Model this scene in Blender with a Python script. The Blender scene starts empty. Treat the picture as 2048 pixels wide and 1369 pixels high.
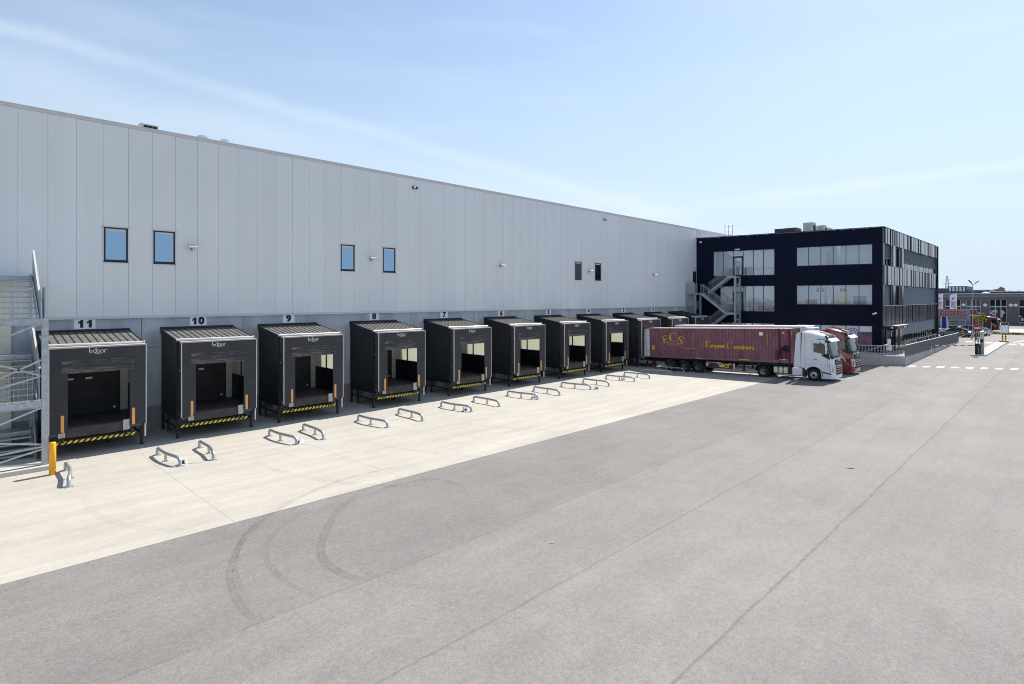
import bpy, bmesh, math, random
from mathutils import Vector, Matrix
from mathutils.geometry import tessellate_polygon
R = math.radians
random.seed(7)
scene = bpy.context.scene
COL = scene.collection
# ------------------------------------------------------------------ camera
# plan coordinates used by every builder: X along the warehouse wall, Y out of the wall, Z up.
# (the mesh builder turns them into Blender's right-handed world by negating Y)
CAM_A = math.atan(1131 / 1125.)
cd = bpy.data.cameras.new('camera')
cam = bpy.data.objects.new('camera', cd)
COL.objects.link(cam)
cam.location = (0, -34.3, 6.9)
cam.rotation_euler = (R(90), 0, CAM_A - R(90))
cd.sensor_width = 36
cd.lens = 1125 / 2048 * 36
cd.shift_y = -(684.5 - 598) / 2048
cd.clip_start = 0.1
cd.clip_end = 6000
scene.camera = cam
# ------------------------------------------------------------------ sky and sun
SUN = Vector((.86, .06, 1)).normalized()
EL = math.asin(SUN.z)
AZ = math.atan2(SUN.x, SUN.y)
world = bpy.data.worlds.new('World')
scene.world = world
world.use_nodes = True
nt = world.node_tree
nt.nodes.clear()
def N(t, **k):
    n = nt.nodes.new(t)
    for a, b in k.items():
        if a.startswith('i_'): n.inputs[a[2:]].default_value = b
        else: setattr(n, a, b)
    return n
def L(a, b): nt.links.new(a, b)
out = N('ShaderNodeOutputWorld'); bg = N('ShaderNodeBackground'); L(bg.outputs[0], out.inputs[0])
bg.inputs[1].default_value = 0.1
sky = N('ShaderNodeTexSky', sky_type='NISHITA', sun_disc=False, sun_elevation=EL, sun_rotation=AZ,
        air_density=1.0, dust_density=0.4, ozone_density=1.1)
tc = N('ShaderNodeTexCoord')
def streak(p, q, width, lo):
    """thin cloud band on the great circle through two directions"""
    n = Vector(p).cross(Vector(q)).normalized()
    d = N('ShaderNodeVectorMath', operation='DOT_PRODUCT'); d.inputs[1].default_value = n
    L(tc.outputs['Generated'], d.inputs[0])
    nz = N('ShaderNodeTexNoise'); nz.inputs['Scale'].default_value = 9; nz.inputs['Detail'].default_value = 6
    L(tc.outputs['Generated'], nz.inputs[0])
    w = N('ShaderNodeMath', operation='MULTIPLY_ADD'); L(nz.outputs[0], w.inputs[0]); w.inputs[1].default_value = .034; w.inputs[2].default_value = -.017
    ad = N('ShaderNodeMath', operation='ADD'); L(d.outputs['Value'], ad.inputs[0]); L(w.outputs[0], ad.inputs[1])
    ab = N('ShaderNodeMath', operation='ABSOLUTE'); L(ad.outputs[0], ab.inputs[0])
    mr = N('ShaderNodeMapRange', interpolation_type='SMOOTHSTEP'); L(ab.outputs[0], mr.inputs[0])
    mr.inputs[1].default_value = width; mr.inputs[2].default_value = 0; mr.inputs[3].default_value = 0; mr.inputs[4].default_value = lo
    nb = N('ShaderNodeTexNoise'); nb.inputs['Scale'].default_value = 3.2; nb.inputs['Detail'].default_value = 4
    L(tc.outputs['Generated'], nb.inputs[0])
    mb = N('ShaderNodeMapRange'); L(nb.outputs[0], mb.inputs[0]); mb.inputs[1].default_value = .10; mb.inputs[2].default_value = .62
    mu = N('ShaderNodeMath', operation='MULTIPLY'); L(mr.outputs[0], mu.inputs[0]); L(mb.outputs[0], mu.inputs[1])
    return mu.outputs[0]
def pdir(px, py):
    r = (px - 1024) / 1125.; v = (598 - py) / 1125.
    c, s = math.cos(CAM_A), math.sin(CAM_A)
    return Vector((c + r * s, s - r * c, v)).normalized()
mp = N('ShaderNodeMapping'); L(tc.outputs['Generated'], mp.inputs[0]); mp.inputs['Rotation'].default_value = (R(20), R(-24), R(30)); mp.inputs['Scale'].default_value = (1.3, 1.1, 7)
cn = N('ShaderNodeTexNoise'); L(mp.outputs[0], cn.inputs[0]); cn.inputs['Scale'].default_value = 2.1; cn.inputs['Detail'].default_value = 7; cn.inputs['Roughness'].default_value = .55
cm = N('ShaderNodeMapRange', interpolation_type='SMOOTHSTEP'); L(cn.outputs[0], cm.inputs[0]); cm.inputs[1].default_value = .40; cm.inputs[2].default_value = .85; cm.inputs[3].default_value = .12; cm.inputs[4].default_value = .28
acc = cm.outputs[0]
for p, q, w, lo in (((0, 52), (1200, 392), .019, .26), ((0, 150), (1250, 430), .060, .16), ((1460, 405), (2048, 325), .014, .30), ((1300, 400), (2048, 400), .045, .12)):
    s_ = streak(pdir(*p), pdir(*q), w, lo)
    a_ = N('ShaderNodeMath', operation='ADD'); a_.use_clamp = True
    L(acc, a_.inputs[0]); L(s_, a_.inputs[1]); acc = a_.outputs[0]
# pale summer haze low over the horizon, then the thin cloud
sz = N('ShaderNodeSeparateXYZ'); L(tc.outputs['Generated'], sz.inputs[0])
hz = N('ShaderNodeMapRange', interpolation_type='SMOOTHSTEP'); L(sz.outputs[2], hz.inputs[0]); hz.inputs[1].default_value = -.02; hz.inputs[2].default_value = .52; hz.inputs[3].default_value = .96; hz.inputs[4].default_value = 0
hm = N('ShaderNodeMix', data_type='RGBA'); L(hz.outputs[0], hm.inputs[0]); L(sky.outputs[0], hm.inputs[6]); hm.inputs[7].default_value = (3.6, 4.45, 5.25, 1)
mx = N('ShaderNodeMix', data_type='RGBA'); L(acc, mx.inputs[0]); L(hm.outputs[2], mx.inputs[6]); mx.inputs[7].default_value = (5.4, 6.0, 6.6, 1)
L(mx.outputs[2], bg.inputs[0])
sl = bpy.data.lights.new('sun', 'SUN'); sl.energy = 4.0; sl.angle = R(.5); sl.color = (1, .955, .88)
so = bpy.data.objects.new('sun', sl); COL.objects.link(so); so.location = (60, 20, 60)
so.rotation_euler = SUN.to_track_quat('Z', 'Y').to_euler()
scene.view_settings.view_transform = 'Standard'
scene.view_settings.look = 'None'
scene.view_settings.exposure = 0.75
scene.view_settings.gamma = 1
scene.view_settings.use_curve_mapping = False
scene.cycles.filter_width = 1.0
scene.cycles.max_bounces = 8
scene.cycles.transparent_max_bounces = 12
scene.cycles.use_denoising = True

# ------------------------------------------------------------------ materials
M = {}
def mat(name, col, rough=.6, metal=0., var=.08, scale=3., bump=0., bscale=40., spec=.5, stretch=(1, 1, 1), coat=0., col2=None, var2=0, scale2=.4):
    m = bpy.data.materials.new(name); m.use_nodes = True
    t = m.node_tree; b = t.nodes['Principled BSDF']
    b.inputs['Roughness'].default_value = rough; b.inputs['Metallic'].default_value = metal
    b.inputs['Specular IOR Level'].default_value = spec
    b.inputs['Coat Weight'].default_value = coat
    co = t.nodes.new('ShaderNodeTexCoord'); mp = t.nodes.new('ShaderNodeMapping'); mp.inputs['Scale'].default_value = stretch
    t.links.new(co.outputs['Object'], mp.inputs[0])
    nz = t.nodes.new('ShaderNodeTexNoise'); nz.inputs['Scale'].default_value = scale; nz.inputs['Detail'].default_value = 5
    t.links.new(mp.outputs[0], nz.inputs[0])
    mr = t.nodes.new('ShaderNodeMapRange'); t.links.new(nz.outputs[0], mr.inputs[0]); mr.inputs[1].default_value = .3; mr.inputs[2].default_value = .7
    mr.inputs[3].default_value = 1 - var; mr.inputs[4].default_value = 1 + var
    src = mr.outputs[0]
    if var2:
        n2 = t.nodes.new('ShaderNodeTexNoise'); n2.inputs['Scale'].default_value = scale2; n2.inputs['Detail'].default_value = 3
        t.links.new(co.outputs['Object'], n2.inputs[0])
        m2 = t.nodes.new('ShaderNodeMapRange'); t.links.new(n2.outputs[0], m2.inputs[0]); m2.inputs[1].default_value = .3; m2.inputs[2].default_value = .7
        m2.inputs[3].default_value = 1 - var2; m2.inputs[4].default_value = 1 + var2
        mm = t.nodes.new('ShaderNodeMath'); mm.operation = 'MULTIPLY'; t.links.new(src, mm.inputs[0]); t.links.new(m2.outputs[0], mm.inputs[1]); src = mm.outputs[0]
    hs = t.nodes.new('ShaderNodeVectorMath'); hs.operation = 'SCALE'; hs.inputs[0].default_value = col[:3]
    t.links.new(src, hs.inputs['Scale'])
    fin = hs.outputs[0]
    if col2:
        n3 = t.nodes.new('ShaderNodeTexNoise'); n3.inputs['Scale'].default_value = scale * .6; n3.inputs['Detail'].default_value = 8; n3.inputs['Roughness'].default_value = .65
        mp3 = t.nodes.new('ShaderNodeMapping'); mp3.inputs['Location'].default_value = (3.1, 7.7, 1.2); mp3.inputs['Scale'].default_value = stretch
        t.links.new(co.outputs['Object'], mp3.inputs[0]); t.links.new(mp3.outputs[0], n3.inputs[0])
        m3 = t.nodes.new('ShaderNodeMapRange'); t.links.new(n3.outputs[0], m3.inputs[0]); m3.inputs[1].default_value = .55; m3.inputs[2].default_value = .72; m3.inputs[4].default_value = .8
        mx = t.nodes.new('ShaderNodeMix'); mx.data_type = 'RGBA'; t.links.new(m3.outputs[0], mx.inputs[0]); t.links.new(fin, mx.inputs[6]); mx.inputs[7].default_value = (*col2, 1)
        fin = mx.outputs[2]
    t.links.new(fin, b.inputs['Base Color'])
    if bump:
        nb = t.nodes.new('ShaderNodeTexNoise'); nb.inputs['Scale'].default_value = bscale; nb.inputs['Detail'].default_value = 3
        t.links.new(mp.outputs[0], nb.inputs[0])
        bp = t.nodes.new('ShaderNodeBump'); bp.inputs['Strength'].default_value = bump; bp.inputs['Distance'].default_value = .02
        t.links.new(nb.outputs[0], bp.inputs['Height']); t.links.new(bp.outputs[0], b.inputs['Normal'])
    M[name] = m
    return m
def glass(name, tint, trans, rough=.02, fac=.25, ior=1.5, gcol=(.92, .96, 1)):
    """pane: mix of see-through and mirror reflection"""
    m = bpy.data.materials.new(name); m.use_nodes = True; t = m.node_tree; t.nodes.clear()
    o = t.nodes.new('ShaderNodeOutputMaterial'); g = t.nodes.new('ShaderNodeBsdfGlossy'); g.inputs['Roughness'].default_value = rough
    g.inputs['Color'].default_value = (*gcol, 1)
    tr = t.nodes.new('ShaderNodeBsdfTransparent') if trans else t.nodes.new('ShaderNodeBsdfDiffuse')
    tr.inputs[0].default_value = (*tint, 1)
    fr = t.nodes.new('ShaderNodeFresnel'); fr.inputs[0].default_value = ior
    ad = t.nodes.new('ShaderNodeMath'); ad.operation = 'ADD'; ad.use_clamp = True; ad.inputs[1].default_value = fac
    nz = t.nodes.new('ShaderNodeTexNoise'); nz.inputs['Scale'].default_value = .7
    co = t.nodes.new('ShaderNodeTexCoord'); t.links.new(co.outputs['Object'], nz.inputs[0])
    bp = t.nodes.new('ShaderNodeBump'); bp.inputs['Strength'].default_value = .06; bp.inputs['Distance'].default_value = .05
    t.links.new(nz.outputs[0], bp.inputs['Height']); t.links.new(bp.outputs[0], g.inputs['Normal'])
    mx = t.nodes.new('ShaderNodeMixShader')
    t.links.new(fr.outputs[0], ad.inputs[0]); t.links.new(ad.outputs[0], mx.inputs[0]); t.links.new(tr.outputs[0], mx.inputs[1]); t.links.new(g.outputs[0], mx.inputs[2])
    t.links.new(mx.outputs[0], o.inputs[0]); M[name] = m
def emis(name, col, s):
    m = bpy.data.materials.new(name); m.use_nodes = True; b = m.node_tree.nodes['Principled BSDF']
    b.inputs['Base Color'].default_value = (*col, 1); b.inputs['Emission Color'].default_value = (*col, 1); b.inputs['Emission Strength'].default_value = s; M[name] = m

mat('cladding', (.72, .735, .745), .42, .0, .03, .8, .03, 1.2, .45, (1, 1, .06), var2=.04, scale2=.12)
mat('cladding_back', (.34, .36, .37), .7)
mat('trim_light', (.60, .58, .56), .4, .2, .04)
mat('precast', (.42, .455, .49), .8, 0, .10, 1.6, .15, 30, .3, (1, 1, .35), var2=.14, scale2=.5, col2=(.30, .33, .36))
mat('aggregate', (.24, .245, .25), .9, 0, .3, 22, .5, 60, .2)
mat('dark_joint', (.03, .03, .035), .9)
mat('frame_navy', (.012, .016, .026), .4, .2)
mat('dock_panel', (.012, .014, .020), .55, .1, .25, 2., .05, 8, .4, (1, 1, .15))
mat('dock_steel', (.016, .016, .018), .5, .3, .2)
mat('curtain', (.036, .037, .043), .62, 0, .14, 2.5, .12, 5, .35, col2=(.052, .053, .060))
mat('curtain_worn', (.066, .065, .068), .75, 0, .5, 2.2, .2, 12, .2, (.8, 1, 6), col2=(.26, .25, .26))
mat('canvas_top', (.42, .38, .34), .85, 0, .1, 5)
mat('alu_white', (.62, .63, .64), .35, .3, .05)
mat('dock_roof', (.130, .122, .116), .75, 0, .22, 3, 0, 8, .3, col2=(.23, .22, .20))
mat('dock_rib', (.028, .024, .022), .7)
mat('dock_lip', (.055, .048, .046), .6, .3, .25, 4, .1, 20, .4, col2=(.10, .09, .085))
mat('platform', (.085, .085, .09), .5, .3, .3, 3)
mat('orange_mark', (.78, .38, .13), .6)
mat('hazard_yellow', (.80, .60, .03), .55, 0, .12, 8)
mat('hazard_black', (.012, .012, .012), .6)
mat('plate_zinc', (.42, .43, .41), .55, .4, .25, 9)
mat('sign_white', (.86, .87, .90), .5, 0, .03)
mat('ink', (.012, .012, .014), .6)
mat('logo_white', (.80, .80, .80), .6)
mat('inner_white', (.70, .68, .58), .6, 0, .08, 1.5)
mat('inner_concrete', (.62, .62, .56), .85, 0, .2, 3)
mat('galv', (.40, .44, .48), .42, .55, .16, 7, .05, 20, .5, col2=(.34, .38, .42))
mat('galv_mat', (.36, .40, .44), .55, .3, .16, 7)
mat('bollard_yellow', (.90, .42, .015), .45, 0, .06)
mat('concrete_slab', (.50, .48, .44), .85, 0, .1, 4, .1, 40)
mat('black_panel', (.0012, .004, .021), .33, .0, .3, .6, .03, .8, .10)
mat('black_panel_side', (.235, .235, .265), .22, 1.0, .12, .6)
mat('dark_void', (.008, .008, .010), .8)
mat('blind', (.12, .14, .17), .4, .4, .2, 6, 0, 8, .5, (1, 1, 9))
mat('interior_wall', (.56, .58, .60), .8, 0, .03)
mat('interior_floor', (.25, .25, .26), .6)
mat('wood_light', (.62, .44, .24), .6, 0, .12, 5, 0, 8, .4, (1, 1, 6))
mat('cardboard', (.52, .38, .22), .8)
mat('white_plastic', (.72, .73, .74), .4)
mat('black_plastic', (.018, .018, .02), .5)
mat('retaining', (.40, .41, .41), .85, 0, .12, 2, .15, 40, .3, (1, 1, .4), var2=.12, scale2=.6)
mat('parapet_dark', (.085, .095, .105), .8, 0, .12, 2, .1, 30)
mat('terrace', (.41, .38, .35), .85, 0, .08, 3)
mat('container_paint', (.255, .118, .150), .6, .0, .2, 3.2, .12, 9, .35, (1, 1, .3), col2=(.17, .075, .085), var2=.15, scale2=.5)
mat('container_post', (.115, .028, .045), .65, .05, .3, 5, .1, 14, .35, (1, 1, .25), col2=(.13, .045, .022))
mat('container_roof', (.55, .42, .42), .7, 0, .15, 3)
mat('chassis_purple', (.085, .018, .035), .5, .1, .2)
mat('lettering_yellow', (.78, .43, .02), .6, 0, .15, 6)
mat('truck_white', (.76, .78, .82), .25, 0, .02, .5, 0, 8, .5, coat=.6)
mat('truck_red', (.17, .004, .010), .2, 0, .05, .5, 0, 8, .5, coat=.8)
mat('trailer_white', (.74, .75, .76), .4, 0, .05, 1)
mat('chassis_black', (.010, .012, .016), .5, .2, .3)
mat('chassis_blue', (.012, .026, .055), .45, .2, .2)
mat('tyre', (.014, .014, .015), .85, 0, .2, 12)
mat('rim_alu', (.50, .51, .53), .35, .7, .1, 8)
mat('rim_grey', (.20, .21, .23), .45, .5, .15, 8)
mat('chrome', (.75, .76, .78), .15, 1)
mat('steel_tank', (.60, .57, .50), .3, .8, .12, 4)
mat('lamp_clear', (.55, .58, .62), .15, .2)
mat('amber', (.75, .20, .02), .4)
mat('red_paint', (.50, .008, .012), .4)
mat('hivis', (.42, .72, .04), .8)
mat('skin', (.45, .26, .18), .6)
mat('car_blue', (.16, .20, .26), .18, .7, .04, .5, coat=1.)
mat('car_silver', (.52, .54, .56), .2, .7, .04, .5, coat=1.)
mat('road_paint', (.72, .72, .70), .7, 0, .10, 9)
mat('brick_far', (.145, .135, .140), .85, 0, .18, 1.5, 0, 8, .3, (1, 1, 4))
mat('cap_far', (.55, .57, .60), .5)
mat('roof_blue', (.035, .05, .085), .5, 0, .1)
mat('far_glass', (.01, .012, .02), .1, .0, .1)
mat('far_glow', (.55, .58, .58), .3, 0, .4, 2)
mat('lorry_grey', (.27, .30, .33), .5, 0, .12, 1, 0, 8, .4, (1, 3, 1))
mat('essers_red', (.52, .05, .07), .6)
mat('dark_text', (.05, .05, .06), .6)
mat('lorry_red', (.20, .006, .02), .35, 0, .1, coat=.4)
mat('flag_white', (.74, .70, .78), .8)
mat('flag_blue', (.05, .12, .48), .7)
mat('flag_red', (.80, .16, .16), .7)
mat('sign_blue', (.01, .02, .25), .4)
mat('grass', (.085, .105, .03), .95, 0, .35, 2.5, .3, 20, .2, col2=(.22, .18, .08))
mat('bark', (.10, .08, .06), .9)
mat('leaf', (.10, .13, .03), .7, 0, .4, 6)
mat('leaf_yellow', (.42, .36, .05), .7, 0, .4, 6)
mat('leaf_far', (.30, .28, .25), .8, 0, .3, 2)
mat('pavement_far', (.42, .41, .38), .85)
mat('hvac_grey', (.48, .50, .49), .5, .1, .1)
mat('pylon_steel', (.52, .56, .60), .6)
glass('glass_blue', (.05, .10, .16), False, .03, .50, 1.7, (.42, .62, .86))
glass('glass_office', (.82, .87, .93), True, .01, .09, 1.5, (.86, .93, 1))
glass('glass_dark', (.012, .015, .018), False, .02, .05, 1.5, (.40, .47, .55))
glass('glass_cab', (.11, .13, .13), True, .02, .04, 1.5)
emis('ceiling_lamp', (1, .98, .95), 6.5)
def translucent(name, col):
    m = bpy.data.materials.new(name); m.use_nodes = True; t = m.node_tree; t.nodes.clear()
    o = t.nodes.new('ShaderNodeOutputMaterial'); d = t.nodes.new('ShaderNodeBsdfDiffuse'); s = t.nodes.new('ShaderNodeBsdfTranslucent')
    wv = t.nodes.new('ShaderNodeTexWave'); wv.inputs['Scale'].default_value = 3.5; wv.bands_direction = 'Y'; co = t.nodes.new('ShaderNodeTexCoord'); t.links.new(co.outputs['Object'], wv.inputs[0])
    mr = t.nodes.new('ShaderNodeMapRange'); t.links.new(wv.outputs['Fac'], mr.inputs[0]); mr.inputs[3].default_value = .88; mr.inputs[4].default_value = 1
    vs = t.nodes.new('ShaderNodeVectorMath'); vs.operation = 'SCALE'; vs.inputs[0].default_value = col; t.links.new(mr.outputs[0], vs.inputs['Scale'])
    for q in (d, s): t.links.new(vs.outputs[0], q.inputs[0])
    mx = t.nodes.new('ShaderNodeMixShader'); mx.inputs[0].default_value = .65
    t.links.new(d.outputs[0], mx.inputs[1]); t.links.new(s.outputs[0], mx.inputs[2]); t.links.new(mx.outputs[0], o.inputs[0]); M[name] = m
translucent('daylight_panel', (.84, .85, .76))
def ground_mat(name, base, seams, crosses, speck, sp_amt, var, tint2=None, streaks=0, wob=.16, crossw=.012, strips=()):
    m = bpy.data.materials.new(name); m.use_nodes = True; t = m.node_tree; b = t.nodes['Principled BSDF']
    b.inputs['Roughness'].default_value = .85; b.inputs['Specular IOR Level'].default_value = .35
    def n(ty, **k):
        x = t.nodes.new(ty)
        for a, v in k.items(): setattr(x, a, v)
        return x
    def l(a, c): t.links.new(a, c)
    def ma(op, a, c=None, d=None):
        x = n('ShaderNodeMath', operation=op)
        for i, v in enumerate((a, c, d)):
            if v is None: continue
            if isinstance(v, (int, float)): x.inputs[i].default_value = v
            else: l(v, x.inputs[i])
        return x.outputs[0]
    def noise(scale, detail=4, vec=None, rough=.5):
        x = n('ShaderNodeTexNoise'); x.inputs['Scale'].default_value = scale; x.inputs['Detail'].default_value = detail; x.inputs['Roughness'].default_value = rough
        l(vec or co.outputs['Object'], x.inputs[0]); return x.outputs[0]
    def rng(v, a, c, d, e, smooth=False):
        x = n('ShaderNodeMapRange')
        if smooth: x.interpolation_type = 'SMOOTHSTEP'
        l(v, x.inputs[0])
        for i, q in enumerate((a, c, d, e)): x.inputs[i + 1].default_value = q
        return x.outputs[0]
    co = n('ShaderNodeTexCoord'); sep = n('ShaderNodeSeparateXYZ'); l(co.outputs['Object'], sep.inputs[0])
    X = sep.outputs[0]; Y = ma('MULTIPLY', sep.outputs[1], -1)
    val = rng(noise(speck, 2), .3, .7, 1 - sp_amt, 1 + sp_amt)
    val = ma('MULTIPLY', val, rng(noise(speck * .35, 3), .3, .7, 1 - sp_amt * .6, 1 + sp_amt * .6))
    val = ma('MULTIPLY', val, rng(noise(.22, 5), .3, .7, 1 - var, 1 + var))
    val = ma('MULTIPLY', val, rng(noise(1.1, 6, rough=.6), .3, .7, 1 - var * .6, 1 + var * .6))
    if streaks:
        mp = n('ShaderNodeMapping'); mp.inputs['Rotation'].default_value = (0, 0, R(58)); mp.inputs['Scale'].default_value = (.16, 1.8, 1); l(co.outputs['Object'], mp.inputs[0])
        val = ma('MULTIPLY', val, rng(noise(.9, 6, mp.outputs[0], .6), .3, .7, 1 - streaks, 1 + streaks))
    cx = n('ShaderNodeCombineXYZ'); l(X, cx.inputs[0])
    wv = ma('MULTIPLY_ADD', noise(.30, 2, cx.outputs[0]), wob * 2.6, -wob * 1.3)
    wv = ma('ADD', wv, ma('MULTIPLY_ADD', noise(3., 3, cx.outputs[0]), wob * .6, -wob * .3))
    YW = ma('ADD', Y, wv)
    for s, w, dk in seams:
        d = ma('ABSOLUTE', ma('SUBTRACT', YW, s))
        f = rng(d, 0, w, dk, 1, True)
        gap = rng(noise(1.3, 3, cx.outputs[0]), .35, .55, .45, 1)
        f = ma('SUBTRACT', 1, ma('MULTIPLY', ma('SUBTRACT', 1, f), gap))
        val = ma('MULTIPLY', val, f)
    for a, c, amt in strips:
        g = ma('MULTIPLY', rng(YW, a - .03, a + .03, 0, 1), rng(YW, c - .03, c + .03, 1, 0))
        val = ma('MULTIPLY', val, ma('MULTIPLY_ADD', g, amt, 1))
    for x0 in crosses:
        d = ma('ABSOLUTE', ma('SUBTRACT', X, x0)); val = ma('MULTIPLY', val, rng(d, 0, crossw, .55, 1, True))
    sc = n('ShaderNodeVectorMath', operation='SCALE'); sc.inputs[0].default_value = base; l(val, sc.inputs['Scale']); fin = sc.outputs[0]
    if tint2:
        mx = n('ShaderNodeMix', data_type='RGBA'); l(rng(noise(.5, 6, rough=.65), .56, .78, 0, .55, True), mx.inputs[0]); l(fin, mx.inputs[6]); mx.inputs[7].default_value = (*tint2, 1); fin = mx.outputs[2]
    l(fin, b.inputs['Base Color'])
    bp = n('ShaderNodeBump'); bp.inputs['Strength'].default_value = .35; bp.inputs['Distance'].default_value = .012
    l(noise(speck, 2), bp.inputs['Height']); l(bp.outputs[0], b.inputs['Normal'])
    M[name] = m
ground_mat('asphalt', (.228, .211, .198), [(22.45, .05, .82), (25.75, .055, .76), (29.35, .06, .68)], [], 30, .17, .085, tint2=(.235, .205, .178), streaks=.06, wob=.07,
           strips=((-50, 22.45, -.08), (25.75, 29.35, .04)))
ground_mat('yard_concrete', (.438, .405, .352), [(11.4, .02, .93)], [6.05 + 6.03 * k for k in range(-4, 11)], 9, .035, .06, tint2=(.50, .475, .44), streaks=.09, wob=.02, crossw=.016)

# ------------------------------------------------------------------ mesh builder
class MB:
    def __init__(s): s.v = []; s.f = []; s.m = []; s.sm = []; s.M = None
    def add(s, vs, fs, m=0, smooth=False):
        o = len(s.v)
        for p in vs:
            p = Vector(p)
            s.v.append(s.M @ p if s.M else p)
        for f in fs: s.f.append([o + i for i in f]); s.m.append(m); s.sm.append(smooth)
        return s
    def box(s, x0, x1, y0, y1, z0, z1, m=0):
        return s.add([(x0, y0, z0), (x1, y0, z0), (x1, y1, z0), (x0, y1, z0), (x0, y0, z1), (x1, y0, z1), (x1, y1, z1), (x0, y1, z1)],
                     [(0, 3, 2, 1), (4, 5, 6, 7), (0, 1, 5, 4), (1, 2, 6, 5), (2, 3, 7, 6), (3, 0, 4, 7)], m)
    def hexa(s, a, b, m=0):   # two quads (bottom/top rings)
        return s.add(list(a) + list(b), [(0, 3, 2, 1), (4, 5, 6, 7), (0, 1, 5, 4), (1, 2, 6, 5), (2, 3, 7, 6), (3, 0, 4, 7)], m)
    def quad(s, a, b, c, d, m=0): return s.add([a, b, c, d], [(0, 1, 2, 3)], m)
    def prism(s, poly, ax, a, b, m=0, smooth=False):   # poly = 2D points in the other two axes
        def P(u, v, w): return {'x': (w, u, v), 'y': (u, w, v), 'z': (u, v, w)}[ax]
        n = len(poly)
        vs = [P(u, v, a) for u, v in poly] + [P(u, v, b) for u, v in poly]
        s.add(vs, [tuple(range(n))[::-1], tuple(range(n, 2 * n))], m)
        o = len(s.v) - 2 * n
        for i in range(n):
            s.f.append([o + i, o + (i + 1) % n, o + n + (i + 1) % n, o + n + i]); s.m.append(m); s.sm.append(smooth)
        return s
    def bar(s, p, q, w, h=None, m=0, up=(0, 0, 1)):
        p, q = Vector(p), Vector(q); h = h or w; d = (q - p).normalized(); u = Vector(up)
        if abs(d.dot(u)) > .98: u = Vector((0, 1, 0))
        a = d.cross(u).normalized() * w / 2; b = a.cross(d).normalized() * h / 2
        return s.hexa([p - a - b, p + a - b, p + a + b, p - a + b], [q - a - b, q + a - b, q + a + b, q - a + b], m)
    def tube(s, path, r, n=8, m=0, cap=True):
        P = [Vector(p) for p in path]; rs = r if isinstance(r, (list, tuple)) else [r] * len(P)
        prev = None; rings = []
        for i, p in enumerate(P):
            d = (P[min(i + 1, len(P) - 1)] - P[max(i - 1, 0)]).normalized()
            u = Vector((0, 0, 1)) if abs(d.z) < .95 else Vector((0, 1, 0))
            if prev is not None and (prev - d * prev.dot(d)).length > .05: a = (prev - d * prev.dot(d)).normalized()
            else: a = d.cross(u).normalized()
            prev = a; b = d.cross(a)
            rings.append([p + (a * math.cos(2 * math.pi * k / n) + b * math.sin(2 * math.pi * k / n)) * rs[i] for k in range(n)])
        vs = [v for g in rings for v in g]; fs = []
        for i in range(len(P) - 1):
            for k in range(n): fs.append((i * n + k, i * n + (k + 1) % n, (i + 1) * n + (k + 1) % n, (i + 1) * n + k))
        s.add(vs, fs, m, True)
        if cap: s.add(rings[0], [tuple(range(n))[::-1]], m); s.add(rings[-1], [tuple(range(n))], m)
        return s
    def lathe(s, prof, c, ax='x', n=24, m=0):   # prof: (radius, offset along axis)
        vs = []; fs = []
        for r, o in prof:
            for k in range(n):
                a = 2 * math.pi * k / n; u, v = r * math.cos(a), r * math.sin(a)
                vs.append({'x': (c[0] + o, c[1] + u, c[2] + v), 'y': (c[0] + u, c[1] + o, c[2] + v), 'z': (c[0] + u, c[1] + v, c[2] + o)}[ax])
        for i in range(len(prof) - 1):
            for k in range(n): fs.append((i * n + k, i * n + (k + 1) % n, (i + 1) * n + (k + 1) % n, (i + 1) * n + k))
        return s.add(vs, fs, m, True)
    def build(s, name, mats, parent=None, bevel=0, recalc=True):
        me = bpy.data.meshes.new(name)
        me.from_pydata([(v.x, -v.y, v.z) for v in s.v], [], [f[::-1] for f in s.f])
        if isinstance(mats, str): mats = [mats]
        for x in mats: me.materials.append(M[x])
        for p, mi, sm in zip(me.polygons, s.m, s.sm): p.material_index = mi; p.use_smooth = sm
        if recalc:
            b = bmesh.new(); b.from_mesh(me); bmesh.ops.recalc_face_normals(b, faces=b.faces); b.to_mesh(me); b.free()
        me.update()
        o = bpy.data.objects.new(name, me); COL.objects.link(o)
        if parent: o.parent = parent
        if bevel:
            md = o.modifiers.new('b', 'BEVEL'); md.width = bevel; md.segments = 2; md.limit_method = 'ANGLE'; md.angle_limit = R(50)
        return o
def tag(o, label=None, cat=None, group=None, kind=None):
    if label: o['label'] = label
    if cat: o['category'] = cat
    if group: o['group'] = group
    if kind: o['kind'] = kind
    return o
def thing(name, loc, label, cat, group=None, rz=0, rx=0):
    o = bpy.data.objects.new(name, None); COL.objects.link(o); o.empty_display_size = .2
    o.location = (loc[0], -loc[1], loc[2]); o.rotation_euler = (-rx, 0, -rz)
    return tag(o, label, cat, group)
def copy_tree(o, loc=None, parent=None):
    c = o.copy(); COL.objects.link(c)
    if parent: c.parent = parent
    if loc: c.location = (loc[0], -loc[1], loc[2])
    for ch in [k for k in bpy.data.objects if k.parent == o]: copy_tree(ch, None, c)
    return c
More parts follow.
